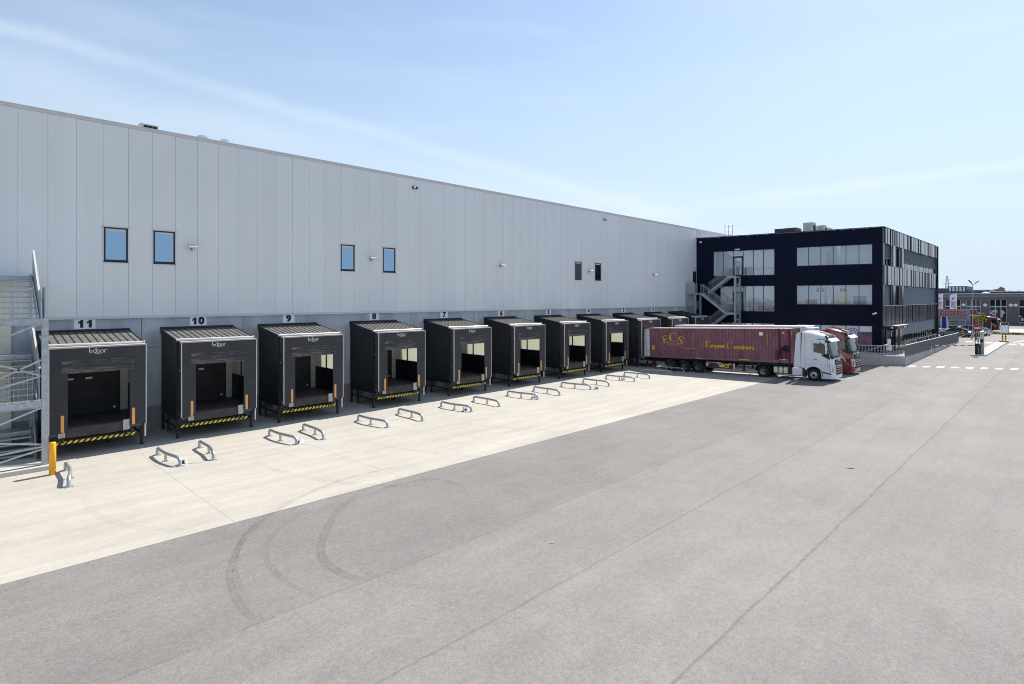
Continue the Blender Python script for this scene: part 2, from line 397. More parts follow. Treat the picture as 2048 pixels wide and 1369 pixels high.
def text(s, name, loc, size, m, parent=None, face='out', bold=0, wid=1., depth=.003, roll=0, align='CENTER', vert=False, fit=None):
    """lettering as a thin solid; face 'out' looks along +Y of the plan, 'cam' along -X"""
    cu = bpy.data.curves.new(name, 'FONT'); cu.body = s; cu.size = size; cu.extrude = depth; cu.offset = bold; cu.align_x = align; cu.align_y = 'CENTER'; cu.resolution_u = 3
    ob = bpy.data.objects.new(name, cu); COL.objects.link(ob)
    bpy.context.view_layer.update()
    me = bpy.data.meshes.new_from_object(ob.evaluated_get(bpy.context.evaluated_depsgraph_get()))
    bpy.data.objects.remove(ob)
    me.materials.clear(); me.materials.append(M[m])
    if fit:
        xs_ = [v.co.x for v in me.vertices]; wid = fit / (max(xs_) - min(xs_))
    me.transform(Matrix.Diagonal((wid, 1, 1, 1)))
    if vert: me.transform(Matrix.Rotation(R(90), 4, 'Z'))
    if roll: me.transform(Matrix.Rotation(R(roll), 4, 'Z'))
    me.transform(Matrix.Rotation(R(90), 4, 'X'))
    if face == 'cam': me.transform(Matrix.Rotation(R(-90), 4, 'Z'))
    elif face == 'front': pass
    elif isinstance(face, (int, float)): me.transform(Matrix.Rotation(R(face), 4, 'Z'))
    o = bpy.data.objects.new(name, me); COL.objects.link(o); o.location = (loc[0], -loc[1], loc[2])
    if parent: o.parent = parent
    return o
def strip_poly(mb, P, w, y=None, plane='xz', d=0, h=.003, m=0):
    pass
# ------------------------------------------------------------------ ground
def smth(t): t = min(1, max(0, t)); return t * t * (3 - 2 * t)
def gz(Y): return -.12 * smth((Y - 2.6) / 3.4) + .35 * (min(max(Y - 6, 0), 14) / 14.)
YB = [2.6, 3.2, 3.8, 4.4, 5, 5.6, 6, 8, 10, 12, 14, 16.35, 18, 20]
def sheet(name, xs, ys, dz, m, kind='structure'):
    b = MB(); nx = len(xs)
    vs = [(x, y, gz(y) + dz) for y in ys for x in xs]
    fs = [(j * nx + i, j * nx + i + 1, (j + 1) * nx + i + 1, (j + 1) * nx + i) for j in range(len(ys) - 1) for i in range(nx - 1)]
    b.add(vs, fs); o = b.build(name, m, recalc=False)
    return tag(o, kind=kind) if kind else o
sheet('ground', [-1500, -60, 0, 60, 140, 3000], [-2500, -60, 0] + YB + [35, 60, 200, 1500], 0, 'asphalt')
sheet('yard', [-45, 0, 30, 67.2], [-.2] + YB[:12], .004, 'yard_concrete')
def flatpoly(name, poly, z, m, h=None):
    b = MB()
    if h: b.prism(poly, 'z', z, z + h)
    else: b.add([(x, y, z) for x, y in poly], [tuple(range(len(poly)))])
    return b.build(name, m)
# tyre marks: smudged rubber arcs, thin sheets a few mm above the paving
def rubber(name, strength):
    m = bpy.data.materials.new(name); m.use_nodes = True; t = m.node_tree; t.nodes.clear()
    o = t.nodes.new('ShaderNodeOutputMaterial'); d = t.nodes.new('ShaderNodeBsdfDiffuse'); d.inputs[0].default_value = (.05, .048, .048, 1)
    tr = t.nodes.new('ShaderNodeBsdfTransparent'); mx = t.nodes.new('ShaderNodeMixShader')
    at = t.nodes.new('ShaderNodeAttribute'); at.attribute_name = 'fade'
    nz = t.nodes.new('ShaderNodeTexNoise'); nz.inputs['Scale'].default_value = 2.2; nz.inputs['Detail'].default_value = 7; nz.inputs['Roughness'].default_value = .7
    co = t.nodes.new('ShaderNodeTexCoord'); t.links.new(co.outputs['Object'], nz.inputs[0])
    mr = t.nodes.new('ShaderNodeMapRange'); t.links.new(nz.outputs[0], mr.inputs[0]); mr.inputs[1].default_value = .32; mr.inputs[2].default_value = .7
    mu = t.nodes.new('ShaderNodeMath'); mu.operation = 'MULTIPLY'; t.links.new(mr.outputs[0], mu.inputs[0]); t.links.new(at.outputs['Fac'], mu.inputs[1])
    m2 = t.nodes.new('ShaderNodeMath'); m2.operation = 'MULTIPLY'; t.links.new(mu.outputs[0], m2.inputs[0]); m2.inputs[1].default_value = strength
    t.links.new(m2.outputs[0], mx.inputs[0]); t.links.new(tr.outputs[0], mx.inputs[1]); t.links.new(d.outputs[0], mx.inputs[2]); t.links.new(mx.outputs[0], o.inputs[0]); M[name] = m
rubber('rubber_smudge', .28)
def arc_mark(pts, w, peak=1., dz=.009):
    w *= 1.1
    P = []
    for i in range(len(pts) - 1):      # Catmull-Rom
        p0, p1, p2, p3 = [Vector(pts[max(0, min(len(pts) - 1, j))]) for j in (i - 1, i, i + 1, i + 2)]
        for k in range(8):
            t = k / 8; P.append(.5 * ((2 * p1) + (p2 - p0) * t + (2 * p0 - 5 * p1 + 4 * p2 - p3) * t * t + (3 * p1 - p0 - 3 * p2 + p3) * t ** 3))
    P.append(Vector(pts[-1])); n = len(P); prof = (-1, -.62, 0, .62, 1); al = (0, 1, .35, 1, 0)
    b = MB(); vals = []
    for i, p in enumerate(P):
        d = (P[min(i + 1, n - 1)] - P[max(i - 1, 0)]).normalized(); q = Vector((-d.y, d.x)); e = min(1, i / 6, (n - 1 - i) / 6)
        for a, c in zip(prof, al):
            r = p + q * a * w / 2; b.v.append(Vector((r.x, r.y, gz(r.y) + dz))); vals.append(c * e * peak)
    for i in range(n - 1):
        for k in range(4): b.f.append([i * 5 + k, i * 5 + k + 1, (i + 1) * 5 + k + 1, (i + 1) * 5 + k]); b.m.append(0); b.sm.append(False)
    o = b.build('tyre_mark', 'rubber_smudge', recalc=False); tag(o, kind='structure')
    a = o.data.attributes.new('fade', 'FLOAT', 'POINT')
    for i, v in enumerate(vals): a.data[i].value = v
arc_mark([(13.2, 15.0), (11.9, 14.81), (10.3, 14.85), (8.42, 15.57), (7.14, 16.43), (5.85, 17.74), (4.92, 19.44), (4.61, 20.38), (4.43, 21.48), (4.45, 22.3)], .20, .85)
arc_mark([(8.6, 15.3), (7.3, 16.1), (6.0, 17.4), (5.1, 19.2), (4.78, 20.4), (4.6, 21.6)], .12, .6, .012)
arc_mark([(13.1, 19.0), (12.9, 18.2), (12.9, 17.6), (12.2, 17.05), (11.1, 16.9), (10.0, 17.2)], .22, .75)
arc_mark([(10.3, 16.6), (9.2, 17.3), (8.23, 18.25), (7.09, 19.83), (6.69, 20.87), (6.73, 21.82), (6.9, 22.4)], .24, .8, .012)
arc_mark([(7.9, 16.9), (6.36, 18.3), (5.75, 19.51), (5.57, 20.67), (5.61, 21.54), (5.9, 22.6)], .16, .55)
arc_mark([(8.3, 20.6), (7.4, 21.2), (7.2, 22.4), (7.7, 23.6), (9, 24.4)], .2, .3)
arc_mark([(19.0, 23.2), (19.4, 22.7), (20.3, 22.5), (20.9, 22.9)], .2, .5)
arc_mark([(14, 6.4), (20, 9.2), (27, 13.2), (33, 16)], .35, .2)
arc_mark([(24, 7.4), (29, 9.6), (36, 12.6), (41, 16)], .4, .18)
arc_mark([(6, 10.4), (9, 11.6), (12, 12.4), (15, 15.8)], .4, .16)
arc_mark([(9.0, 8.8), (9.2, 11.5), (9.9, 14.5), (11.0, 16.6), (12.6, 18.6)], .28, .42, .012)
arc_mark([(14.2, 8.9), (14.4, 11.8), (15.3, 14.8), (16.6, 17.4), (18.4, 19.6)], .28, .38, .012)
arc_mark([(20.2, 9.0), (20.6, 12.5), (21.9, 15.6), (24.0, 18.4), (27, 20.4)], .3, .42, .012)
arc_mark([(26.4, 9.0), (27.0, 13.0), (29.2, 16.8), (33, 20.2), (38, 22.6)], .3, .38, .012)
arc_mark([(3.4, 9.4), (3.2, 12.0), (3.9, 14.6), (5.6, 16.9)], .28, .32, .012)
# dashed crossing lines at the gate
def dashes(pts, wdir, w, name):
    b = MB()
    for (x, y, l_) in pts:
        d = Vector((.42, .91)).normalized(); q = Vector((d.y, -d.x))
        c = Vector((x, y)); z = gz(y) + .006
        e = Vector((w / 2, 0)); A = [c - d * l_ / 2 - e, c + d * l_ / 2 - e, c + d * l_ / 2 + e, c - d * l_ / 2 + e]
        b.add([(p.x, p.y, z) for p in A], [(0, 1, 2, 3)])
    return tag(b.build(name, 'road_paint'), kind='structure')
dashes([(67.15 + .60 * k, 22.8 + 1.04 * k, .58) for k in range(12)], 0, 1.3, 'road_marking')
dashes([(111.8, 22.4, .9), (111.3, 23.7, .9), (111, 24.8, .9), (110.1, 27.6, .9), (109.6, 28.9, .9), (109.3, 30.2, .9)], 0, 1.8, 'road_marking')
b = MB(); b.quad((114, 27.3, .236), (125, 28.6, .236), (125, 28.85, .236), (114, 27.5, .236)); b.quad((112, 28.0, .236), (124, 30.3, .236), (124, 30.55, .236), (112, 28.2, .236))
tag(b.build('road_marking', 'road_paint'), kind='structure')
# ------------------------------------------------------------------ warehouse
wh = thing('warehouse', (0, 0, 0), 'long pale grey metal clad warehouse wall above a row of black loading docks', 'warehouse')
JX = [2.13 + 1.0674 * k for k in range(-16, 62)]
JX = [x for x in JX if x < 67.3] + [67.34]
WIN = [(5.33, 'a'), (7.467, 'b'), (18.14, 'c'), (21.343, 'd'), (42.69, 'e'), (45.89, 'f')]
b = MB(); b.box(-15, 67.34, -.25, -.06, 0, 15.5)
b.build('backing_wall', 'cladding_back', wh)
b = MB()
for i in range(len(JX) - 1):
    a, c = JX[i] + .004, JX[i + 1] - .004
    w = [x for x, _ in WIN if abs(x - JX[i]) < .2]
    for z0, z1 in ((((6.02, 8.76), (10.5, 15.65))) if w else ((6.02, 15.65),)):
        dy = random.uniform(-.002, .002)
        b.prism([(a, -.055), (a, -.008), (a + .008, 0), (c - .008, 0), (c, -.008), (c, -.055)], 'z', z0, z1)
b.build('metal_cladding', 'cladding', wh)
b = MB(); b.box(-15, 67.4, -.5, .02, 15.66, 15.80); b.box(-15, 67.42, -.55, .045, 15.80, 15.84, 0); b.box(-15, 67.4, -.02, .028, 15.655, 15.675)
b.build('parapet_cap', 'trim_light', wh)
b = MB(); b.prism([(0, 5.93), (.10, 5.90), (.10, 5.95), (.012, 6.03), (0, 6.03)], 'x', -15, 67.34)
b.build('drip_flashing', 'trim_light', wh)
PJ = [-15, -11.1, -5.1, .95, 6.96, 12.0, 17.7, 23.7, 29.75, 35.78, 41.82, 47.88, 53.86, 60.0, 67.34]
b = MB(); b.box(-15, 67.34, -.05, -.03, 0, 5.93, 2)
for i in range(len(PJ) - 1):
    for z0, z1, mm in ((-.1, 1.235, 1), (1.25, 4.335, 0), (4.35, 5.90, 0)):
        b.box(PJ[i] + .012, PJ[i + 1] - .012, -.03, .0 + (.004 if mm else 0), z0, z1, mm)
b.build('concrete_plinth', ['precast', 'aggregate', 'dark_joint'], wh)
b = MB(); b.box(-15, 110, -60, -.6, 15.2, 15.25); b.build('flat_roof', 'cladding_back', wh)
b = MB()
x = 67.5
while x < 109:
    b.prism([(x, -.1), (x + .06, .02), (x + .16, .02), (x + .22, -.1)], 'z', 6, 15.5); x += .33
b.box(67.42, 109, -.3, -.1, 0, 15.5); b.build('ribbed_cladding', 'cladding', wh)
b = MB(); b.box(67.42, 109, -.4, .05, 15.5, 15.82); b.build('parapet_cap', 'trim_light', wh)
for i, (x0, nm) in enumerate(WIN):
    x0 += .03; x1 = x0 + 1.007; z0, z1 = 8.77, 10.49
    f = MB()
    for q in ((x0, x0 + .07, z0, z1), (x1 - .07, x1, z0, z1), (x0 + .07, x1 - .07, z1 - .06, z1), (x0 + .07, x1 - .07, z0, z0 + .10)): f.box(q[0], q[1], -.055, .012, q[2], q[3])
    f.box(x0 - .02, x1 + .02, .0, .05, z0 - .03, z0 + .02)
    w = f.build('window', 'frame_navy', wh)
    g = MB(); g.box(x0 + .07, x1 - .07, -.04, -.028, z0 + .10, z1 - .06); g.build('pane', 'glass_blue' if i < 4 else 'glass_dark', w)
    g = MB(); g.box(x0 - .10, x1 + .11, .002, .045, z1 + .005, z1 + .05); g.box(x0 - .07, x0 - .005, .002, .014, z0 - .02, z1)
    g.box(x1 + .005, x1 + .05, .002, .014, z0 - .02, z1); g.build('window_trim', 'trim_light', w)
    g = MB(); g.box(x0 + .07, x1 - .07, -.028, -.024, z1 - .16, z1 - .06); g.box(x0 + .07, x0 + .085, -.028, -.022, z0 + .1, z1 - .06); g.box(x1 - .085, x1 - .07, -.028, -.022, z0 + .1, z1 - .06); g.build('glazing_bead', 'trim_light', w)
g = MB(); g.box(66.3, 67.25, .002, .03, 7.72, 10.35); dr = g.build('door', 'dark_void', wh)
g = MB(); g.box(66.2, 66.3, .002, .06, 7.72, 10.45); g.box(67.25, 67.33, .002, .06, 7.72, 10.45); g.box(66.3, 67.25, .002, .06, 10.35, 10.45); g.build('door_frame', 'trim_light', dr)
# floodlights and cameras
def floodlight(x, z, label):
    t = thing('floodlight', (x, .0, z), label, 'floodlight', 'floodlights on the warehouse wall')
    b = MB(); b.box(-.05, .07, .002, .05, -.22, -.04); b.bar((0, .05, -.15), (0, .28, -.12), .05); b.tube([(0, .05, -.2), (.05, .16, -.3), (.02, .22, -.34)], .012, 5)
    b.build('wall_bracket', 'plate_zinc', t)
    b = MB(); b.M = Matrix.Translation((0, .32, -.02)) @ Matrix.Rotation(R(-25), 4, 'X')
    b.box(-.24, .24, -.16, .16, -.05, .04); b.build('lamp_housing', 'trim_light', t, .012)
    b = MB(); b.M = Matrix.Translation((0, .32, -.02)) @ Matrix.Rotation(R(-25), 4, 'X')
    b.box(-.20, .20, -.12, .12, -.062, -.052); b.build('lens', 'lamp_clear', t)
for x, z, l_ in ((9.28, 9.78, 'grey floodlight on the wall right of the second square window, above dock 10'), (20.4, 9.74, 'grey floodlight between the middle pair of windows, above dock 8'),
                 (32.7, 9.77, 'grey floodlight alone on the blank wall above dock 6'), (44.85, 9.73, 'small floodlight between the two dark windows above dock 4'), (56.9, 9.71, 'farthest floodlight, alone on the wall above dock 2')):
    floodlight(x, z, l_)
for x, l_ in ((24.03, 'small light box high under the roof edge above dock 8'), (47.53, 'tiny light box high under the roof edge above dock 4')):
    t = thing('security_light', (x, 0, 15.04), l_, 'security light', 'security lights under the roof edge')
    b = MB(); b.box(-.20, .20, .002, .14, -.09, .09); b.build('housing', 'black_plastic', t, .01)
    b = MB(); b.box(-.17, .02, .142, .15, -.06, .07); b.build('lens', 'sign_white', t)
# roof items
t = thing('roof_ventilator', (7.85, -3, 16.3), 'louvred ventilation box on the warehouse roof edge', 'roof vent')
b = MB(); b.box(-.44, .44, -.5, .5, -1, .40); b.build('housing', 'trim_light', t)
b = MB()
for k in range(3): b.box(-.27 + k * .22, -.07 + k * .22, .502, .52, .12, .32)
b.build('louvre', 'dark_void', t)
for x, s, l_ in ((10.7, 1, 'white raised skylight flap on the roof edge, left one'), (11.85, -1, 'white skylight flap on the roof edge, right one, opened the other way')):
    t = thing('roof_skylight', (x, -3, 16.2), l_, 'skylight', 'skylight flaps on the warehouse roof')
    b = MB(); b.box(-.35, .35, -.35, .35, -1, .2); b.build('curb', 'trim_light', t)
    b = MB(); b.M = Matrix.Translation((0, 0, .36)) @ Matrix.Rotation(R(14 * s), 4, 'Y')
    for k in range(6):
        a0, a1 = -.32 + k * .1067, -.32 + (k + 1) * .1067
        h = lambda q: .14 * (1 - (q / .32) ** 2)
        b.hexa([(a0, -.3, 0), (a1, -.3, 0), (a1, .3, 0), (a0, .3, 0)], [(a0, -.3, h(a0) + .02), (a1, -.3, h(a1) + .02), (a1, .3, h(a1) + .02), (a0, .3, h(a0) + .02)])
    b.build('dome', 'trailer_white', t)
# ------------------------------------------------------------------ loading docks
W = 3.58; DF = 3.42   # width, front plane
def ldoor_logo(mb, x, z, h, m=0):
    """outlined L - d o o r lettering, built from strokes"""
    s = h; y0, y1 = 0, .006; w = h * .13
    def st(a, c): mb.bar((x + a[0] * s, .003, z + a[1] * s), (x + c[0] * s, .003, z + c[1] * s), .006, w, m, up=(0, 1, 0)) if False else seg(a, c)
    def seg(a, c):
        p = Vector((x + a[0] * s, z + a[1] * s)); q = Vector((x + c[0] * s, z + c[1] * s)); d = (q - p).normalized(); n = Vector((-d.y, d.x)) * w / 2; p = p - d * w * .45; q = q + d * w * .45
        mb.prism([tuple(p - n), tuple(q - n), tuple(q + n), tuple(p + n)], 'y', y0, y1, m)
    P = lambda *a: [st(a[i], a[i + 1]) for i in range(len(a) - 1)]
    P((0, 1), (0, .15), (.12, 0), (.38, 0)); P((.22, .42), (.62, .42))
    P((1.2, 1), (1.2, 0)); P((1.2, .62), (.85, .62), (.72, .5), (.72, .12), (.85, 0), (1.2, 0))
    for ox in (1.38, 2.04): P((ox + .1, .62), (ox + .38, .62), (ox + .48, .5), (ox + .48, .12), (ox + .38, 0), (ox + .1, 0), (ox, .12), (ox, .5), (ox + .1, .62))
    P((2.7, 0), (2.7, .48), (2.84, .62), (3.1, .62)); mb.prism([(x + 1.0 * s, z - .22 * s), (x + 2.2 * s, z - .22 * s), (x + 2.2 * s, z - .15 * s), (x + 1.0 * s, z - .15 * s)], 'y', y0, y1, m)
def make_dock(loc, label, seed=0, bulge=0, tilt=0, occupied=False):
    rnd = random.Random(seed)
    t = thing('loading_dock', loc, label, 'loading dock', 'black loading dock shelters along the warehouse')
    # roof
    b = MB(); zr = lambda y: 5.30 - .15 * y
    b.hexa([(-.03, .04, zr(.04) - .05), (W, .04, zr(.04) - .05), (W, 2.92, zr(2.92) - .05), (-.03, 2.92, zr(2.92) - .05)], [(-.03, .04, zr(.04)), (W, .04, zr(.04)), (W, 2.92, zr(2.92)), (-.03, 2.92, zr(2.92))])
    rf = b.build('roof', 'dock_roof', t)
    b = MB()
    for k in range(12):
        x = .22 + k * (W - .44) / 11
        b.hexa([(x - .03, .10, zr(.1)), (x + .03, .10, zr(.1)), (x + .03, 2.80, zr(2.8)), (x - .03, 2.80, zr(2.8))], [(x - .022, .12, zr(.12) + .022), (x + .022, .12, zr(.12) + .022), (x + .022, 2.76, zr(2.76) + .022), (x - .022, 2.76, zr(2.76) + .022)])
    b.build('seam', 'dock_rib', rf)  # ribs coloured dark to stand in for their shadows on the roof
    b = MB(); b.box(-.05, W + .02, .002, .04, 5.16, 5.40); b.box(-.05, W + .02, .04, .09, 5.32, 5.37); b.build('flashing', 'frame_navy', rf)
    for fa, fb in ((-.05, -.03), (W, W + .02)):
        b = MB(); b.hexa([(fa, .04, zr(0) - .26), (fb, .04, zr(0) - .26), (fb, 2.95, zr(2.95) - .24), (fa, 2.95, zr(2.95) - .24)], [(fa, .04, zr(0) + .03), (fb, .04, zr(0) + .03), (fb, 2.95, zr(2.95) + .03), (fa, 2.95, zr(2.95) + .03)])
        b.build('fascia', 'dock_panel', rf)
    b = MB(); b.tube([(-.04, 2.99, 4.87), (W + .06, 2.99, 4.84)], .062, 8); b.tube([(-.05, 2.99, 4.87), (-.03, 2.99, 4.87)], .078, 8); b.tube([(W + .03, 2.99, 4.84), (W + .075, 2.99, 4.84)], .085, 8)
    b.build('gutter', 'alu_white', t)
    # side walls
    zf = 1.0
    b = MB(); n = 10
    for k in range(n):
        y0, y1 = .01 + k * 2.88 / n, .01 + (k + 1) * 2.88 / n
        b.hexa([(0, y0 + .004, zf), (.05, y0 + .004, zf), (.05, y1, zf), (.0, y1, zf)], [(0, y0 + .004, zr(y0) - .06), (.05, y0 + .004, zr(y0) - .06), (.05, y1, zr(y1) - .06), (0, y1, zr(y1) - .06)])
    b.box(-.03, .08, 2.89, 2.97, zf - .05, 4.84); b.build('side_wall', 'dock_panel', t)
    b = MB(); b.box(W - .05, W, .01, 2.9, zf, 2.62); b.box(W - .02, W + .03, 2.89, 2.97, zf - .05, 4.84); b.box(W - .07, W, 1.45, 1.55, 2.62, 4.8)
    sw = b.build('side_wall', 'dock_panel', t)
    b = MB(); b.box(W - .03, W - .01, .02, 1.45, 2.62, 4.88); b.box(W - .03, W - .01, 1.55, 2.88, 2.62, 4.82); b.build('daylight_panel', 'daylight_panel', sw)
    # bellows between frame and front
    for s, x0 in ((1, .06), (-1, W - .03)):
        b = MB(); nn = 9
        for k in range(nn):
            z0, z1 = 1.05 + k * 3.7 / nn, 1.05 + (k + 1) * 3.7 / nn; zm = (z0 + z1) / 2
            b.add([(x0, 2.97, z0 - .02), (x0 + s * .02, DF, z0 - .10), (x0 + s * .06, DF, zm - .10), (x0 + s * .05, 2.97, zm), (x0, 2.97, z1 - .02), (x0 + s * .02, DF, z1 - .10)], [(0, 1, 2, 3), (3, 2, 5, 4)])
        b.build('bellows', 'curtain', t)
    # front face
    b = MB(); T = 4.76; xl, xr = .09, W + .02
    y0, y1 = DF, DF + .025
    k_ = tilt
    b.prism([(xl, 1.08), (.71, 1.08 + .02), (.71 + k_ * .3, 3.62), (.71 + k_, 3.7), (xl, 3.7)], 'y', y0, y1)
    b.prism([(2.98, 1.08), (xr, 1.08), (xr, 3.7), (2.98 - k_ * .3, 3.7), (2.98 - k_ * .2, 3.6)], 'y', y0, y1)
    b.box(xl, xr, y0, y1, 3.7, T)
    cu = b.build('front_curtain', 'curtain', t)
    # head flap, slightly proud, with worn band
    b = MB(); nz_ = 8; nx_ = 14; hx0, hx1, hz0, hz1 = .50 + k_ * .4, 3.14 - k_ * .3, 3.64, 4.20; vs = []; wear = []
    for i in range(nz_ + 1):
        for j in range(nx_ + 1):
            u, v = j / nx_, i / nz_
            yy = DF + .032 + .02 * math.sin(v * 9) * (.5 + .5 * math.sin(u * 5 + seed)) + bulge * .16 * math.sin(math.pi * v) * math.sin(math.pi * u)
            vs.append((hx0 + (hx1 - hx0) * u, yy, hz0 + (hz1 - hz0) * v + rnd.uniform(-.004, .004)))
    b.add(vs, [(i * (nx_ + 1) + j, i * (nx_ + 1) + j + 1, (i + 1) * (nx_ + 1) + j + 1, (i + 1) * (nx_ + 1) + j) for i in range(nz_) for j in range(nx_)], 0, True)
    b.build('head_flap', 'curtain_worn', cu, recalc=False)
    b = MB(); ldoor_logo(b, 1.47, 4.50, .20); lg = b.build('lettering', 'logo_white', cu); lg.location = (0, -(DF + .030), 0)
    b = MB(); b.box(xl - .035, xl, y0 - .02, y1 + .02, 1.08, T + .02); b.build('edge_strip', 'alu_white', t)
    b = MB(); b.box(xr, xr + .035, y0 - .02, y1 + .02, 1.08, T + .02); b.build('edge_strip', 'alu_white', t)
    b = MB(); b.hexa([(xl, 2.97, 4.76), (xr, 2.97, 4.76), (xr, y1 + .02, 4.73), (xl, y1 + .02, 4.73)], [(xl - .03, 2.97, 4.80), (xr + .03, 2.97, 4.80), (xr + .03, y1 + .02, 4.79), (xl - .03, y1 + .02, 4.79)]); b.build('top_canvas', 'canvas_top', t)
    b = MB(); b.tube([(W + .03, 3.32, 4.72), (W + .03, 3.32, .45)], .042, 8); b.build('downpipe', 'alu_white', t)
    for x in (.47, 3.06):
        b = MB(); b.prism([(x, 1.13 if x < 1 else 1.09), (x + .115, 1.12 if x < 1 else 1.08), (x + .115, 1.85), (x, 1.86)], 'y', y1 + .003, y1 + .02); b.build('guide_mark', 'orange_mark', t)
    # platform and leveller
    b = MB(); b.box(.06, W - .06, .06, 3.24, 1.14, 1.27)
    b.box(.05, .62, 3.18, 3.26, .95, 1.25); b.box(2.96, W - .06, 3.18, 3.26, .95, 1.25); b.build('platform', 'platform', t)
    b = MB(); b.box(.66, 2.94, 3.26, 3.33, .83, 1.24)
    for k in range(12): b.tube([(.70 + k * .188, 3.30, 1.262), (.83 + k * .188, 3.30, 1.262)], .022, 6)
    for k in range(6): b.box(.9 + k * .33, .906 + k * .33, 3.33, 3.334, .85, 1.22)
    b.build('leveller_lip', 'dock_lip', t)
    for x in (.38, 2.72):
        b = MB(); b.box(x, x + .25, 3.34, 3.41, .88, 1.345); bp = b.build('buffer', 'plate_zinc', t, .008)
        b = MB(); b.box(x + .02, x + .08, 3.26, 3.36, .64, .88); b.box(x + .16, x + .22, 3.26, 3.36, .64, .88); b.lathe([(0, 0), (.02, 0), (.02, .03), (0, .03)], (x + .05, 3.36, .72), 'y', 8, 1); b.lathe([(0, 0), (.02, 0), (.02, .03), (0, .03)], (x + .19, 3.36, .72), 'y', 8, 1); b.build('buffer_bracket', ['dock_steel', 'plate_zinc'], bp)
    # hazard strip
    b = MB(); z0, z1 = .575, .70; x0, x1 = .05, 3.24; n = 15; p = (x1 - x0) / n
    b.box(x0, x1, 3.27, 3.295, z0, z1, 0)
    for k in range(n):
        a = x0 + k * p
        b.prism([(a, z0), (a + p * .5, z0), (min(x1, a + p * 1.02), z1), (min(x1, a + p * .52), z1)], 'y', 3.296, 3.302, 1)
    b.build('hazard_strip', ['hazard_black', 'hazard_yellow'], t)
    # steel frame and legs
    b = MB()
    for x in (.0, W - .06): b.box(x, x + .08, .08, 3.2, .92, 1.02); b.box(x, x + .07, .1, 2.95, .48, .55)
    for y in (.12, 1.5, 3.12): b.box(.08, W - .06, y, y + .09, .92, 1.13)
    b.box(.6, 3.0, 2.95, 3.2, .66, .76)
    b.build('steel_frame', 'dock_steel', t)
    for (x, y, h) in ((-.02, 2.88, 1.0), (W - .08, 2.88, 1.0), (.0, .12, 1.0), (.12, .72, .95), (W - .08, .12, 1.0), (2.45, 1.4, .95)):
        g0 = gz(y); b = MB(); b.box(x, x + .10, y - .05, y + .05, g0, h); b.box(x - .04, x + .14, y - .09, y + .09, g0, g0 + .02); b.build('leg', 'dock_steel', t)
    # hydraulic block under the platform
    b = MB(); b.box(.9, 2.7, .02, .12, .30, .92); b.box(.5, 1.2, .3, .9, .45, .85); b.tube([(1.2, .8, .5), (1.6, 2.2, .8), (1.7, 2.9, .75)], .03, 6); b.build('hydraulic_unit', 'aggregate', t)
    # sectional door in the warehouse wall
    b = MB()
    for k in range(4): b.box(.40, 3.14, .008, .05, 1.275 + k * .62, 1.275 + (k + 1) * .62 - .008)
    b.box(3.14, 3.20, .008, .07, 1.27, 3.9); b.box(.34, .40, .008, .07, 1.27, 3.9)
    d = b.build('door', 'curtain', t)
    for x in (.75, 1.75):
        b = MB(); b.box(x, x + .62, .05, .058, 2.92, 3.10); b.build('door_window', 'hazard_black', d)
        b = MB(); b.box(x + .03, x + (.31 if x > 1 else .57), .0585, .064, 2.96, 3.06); b.build('window_pane', 'sign_white', d)
    b = MB(); b.box(2.90, 3.02, .0505, .056, 1.42, 1.52); b.build('door_sticker', 'sign_white', d)
    b = MB(); b.box(3.2, W - .05, .004, .04, 1.27, 4.9); b.box(.05, 3.2, .004, .035, 3.9, 4.9); b.box(.05, .34, .004, .035, 1.27, 3.9); b.build('reveal', 'inner_concrete', t)
    return t
DOCK = {11: 2.83, 10: 7.86, 9: 12.88, 8: 18.85, 7: 24.88, 6: 30.90, 5: 36.95, 4: 42.98, 3: 49.02, 2: 55.03, 1: 60.35}
NX = {11: 4.6, 10: 9.63, 9: 14.69, 8: 20.66, 7: 26.75, 6: 32.82, 5: 38.82, 4: 44.85, 3: 50.94, 2: 56.9, 1: 62.14}
extra = {11: 'black dock shelter under sign 11, behind the steel staircase', 10: 'black dock shelter under sign 10, the nearest one seen whole', 9: 'black dock shelter under sign 9, with a patched and scuffed top flap',
         8: 'black dock shelter under sign 8, left of the one with the crooked curtain', 7: 'black dock shelter under sign 7 with its curtain pulled askew', 6: 'black dock shelter under sign 6, right of the askew one',
         5: 'black dock shelter under sign 5 with pleated bellows', 4: 'black dock shelter under sign 4, just left of the truck dock', 3: 'black dock shelter under sign 3 with the purple container backed into it',
         2: 'black dock shelter under sign 2 with a white trailer backed into it', 1: 'farthest black dock shelter, under sign 1 near the office stairs'}
for n, x in DOCK.items():
    make_dock((x, 0, 0), extra[n], n, bulge=(1 if n == 2 else 0), tilt=(.22 if n == 7 else 0.0))
    s = thing('number_sign', (NX[n], .0, 5.675), 'white square sign with black number %d on the concrete wall' % n, 'number sign', 'numbered signs above the docks')
    ww = .42 if n > 9 else .37
    b = MB(); b.box(-ww, ww, .006, .022, -.255, .25); b.build('sign_plate', 'sign_white', s)
    b = MB()
    def one(x):
        b.prism([(x, -.19), (x + .125, -.19), (x + .125, .19), (x + .03, .19), (x - .02, .13), (x - .085, .09), (x - .085, .0), (x, .04)], 'y', .024, .030)
    if n == 11: one(-.19); one(.15); b.build('number', 'ink', s)
    elif n == 1: one(-.03); b.build('number', 'ink', s)
    elif n == 10: one(-.21); b.build('number', 'ink', s); text('0', 'number', (.16, .026, -.005), .53, 'ink', s, bold=.034, wid=1.05)
    else: text(str(n), 'number', (0, .026, -.005), .54, 'ink', s, bold=.030, wid=1.12)
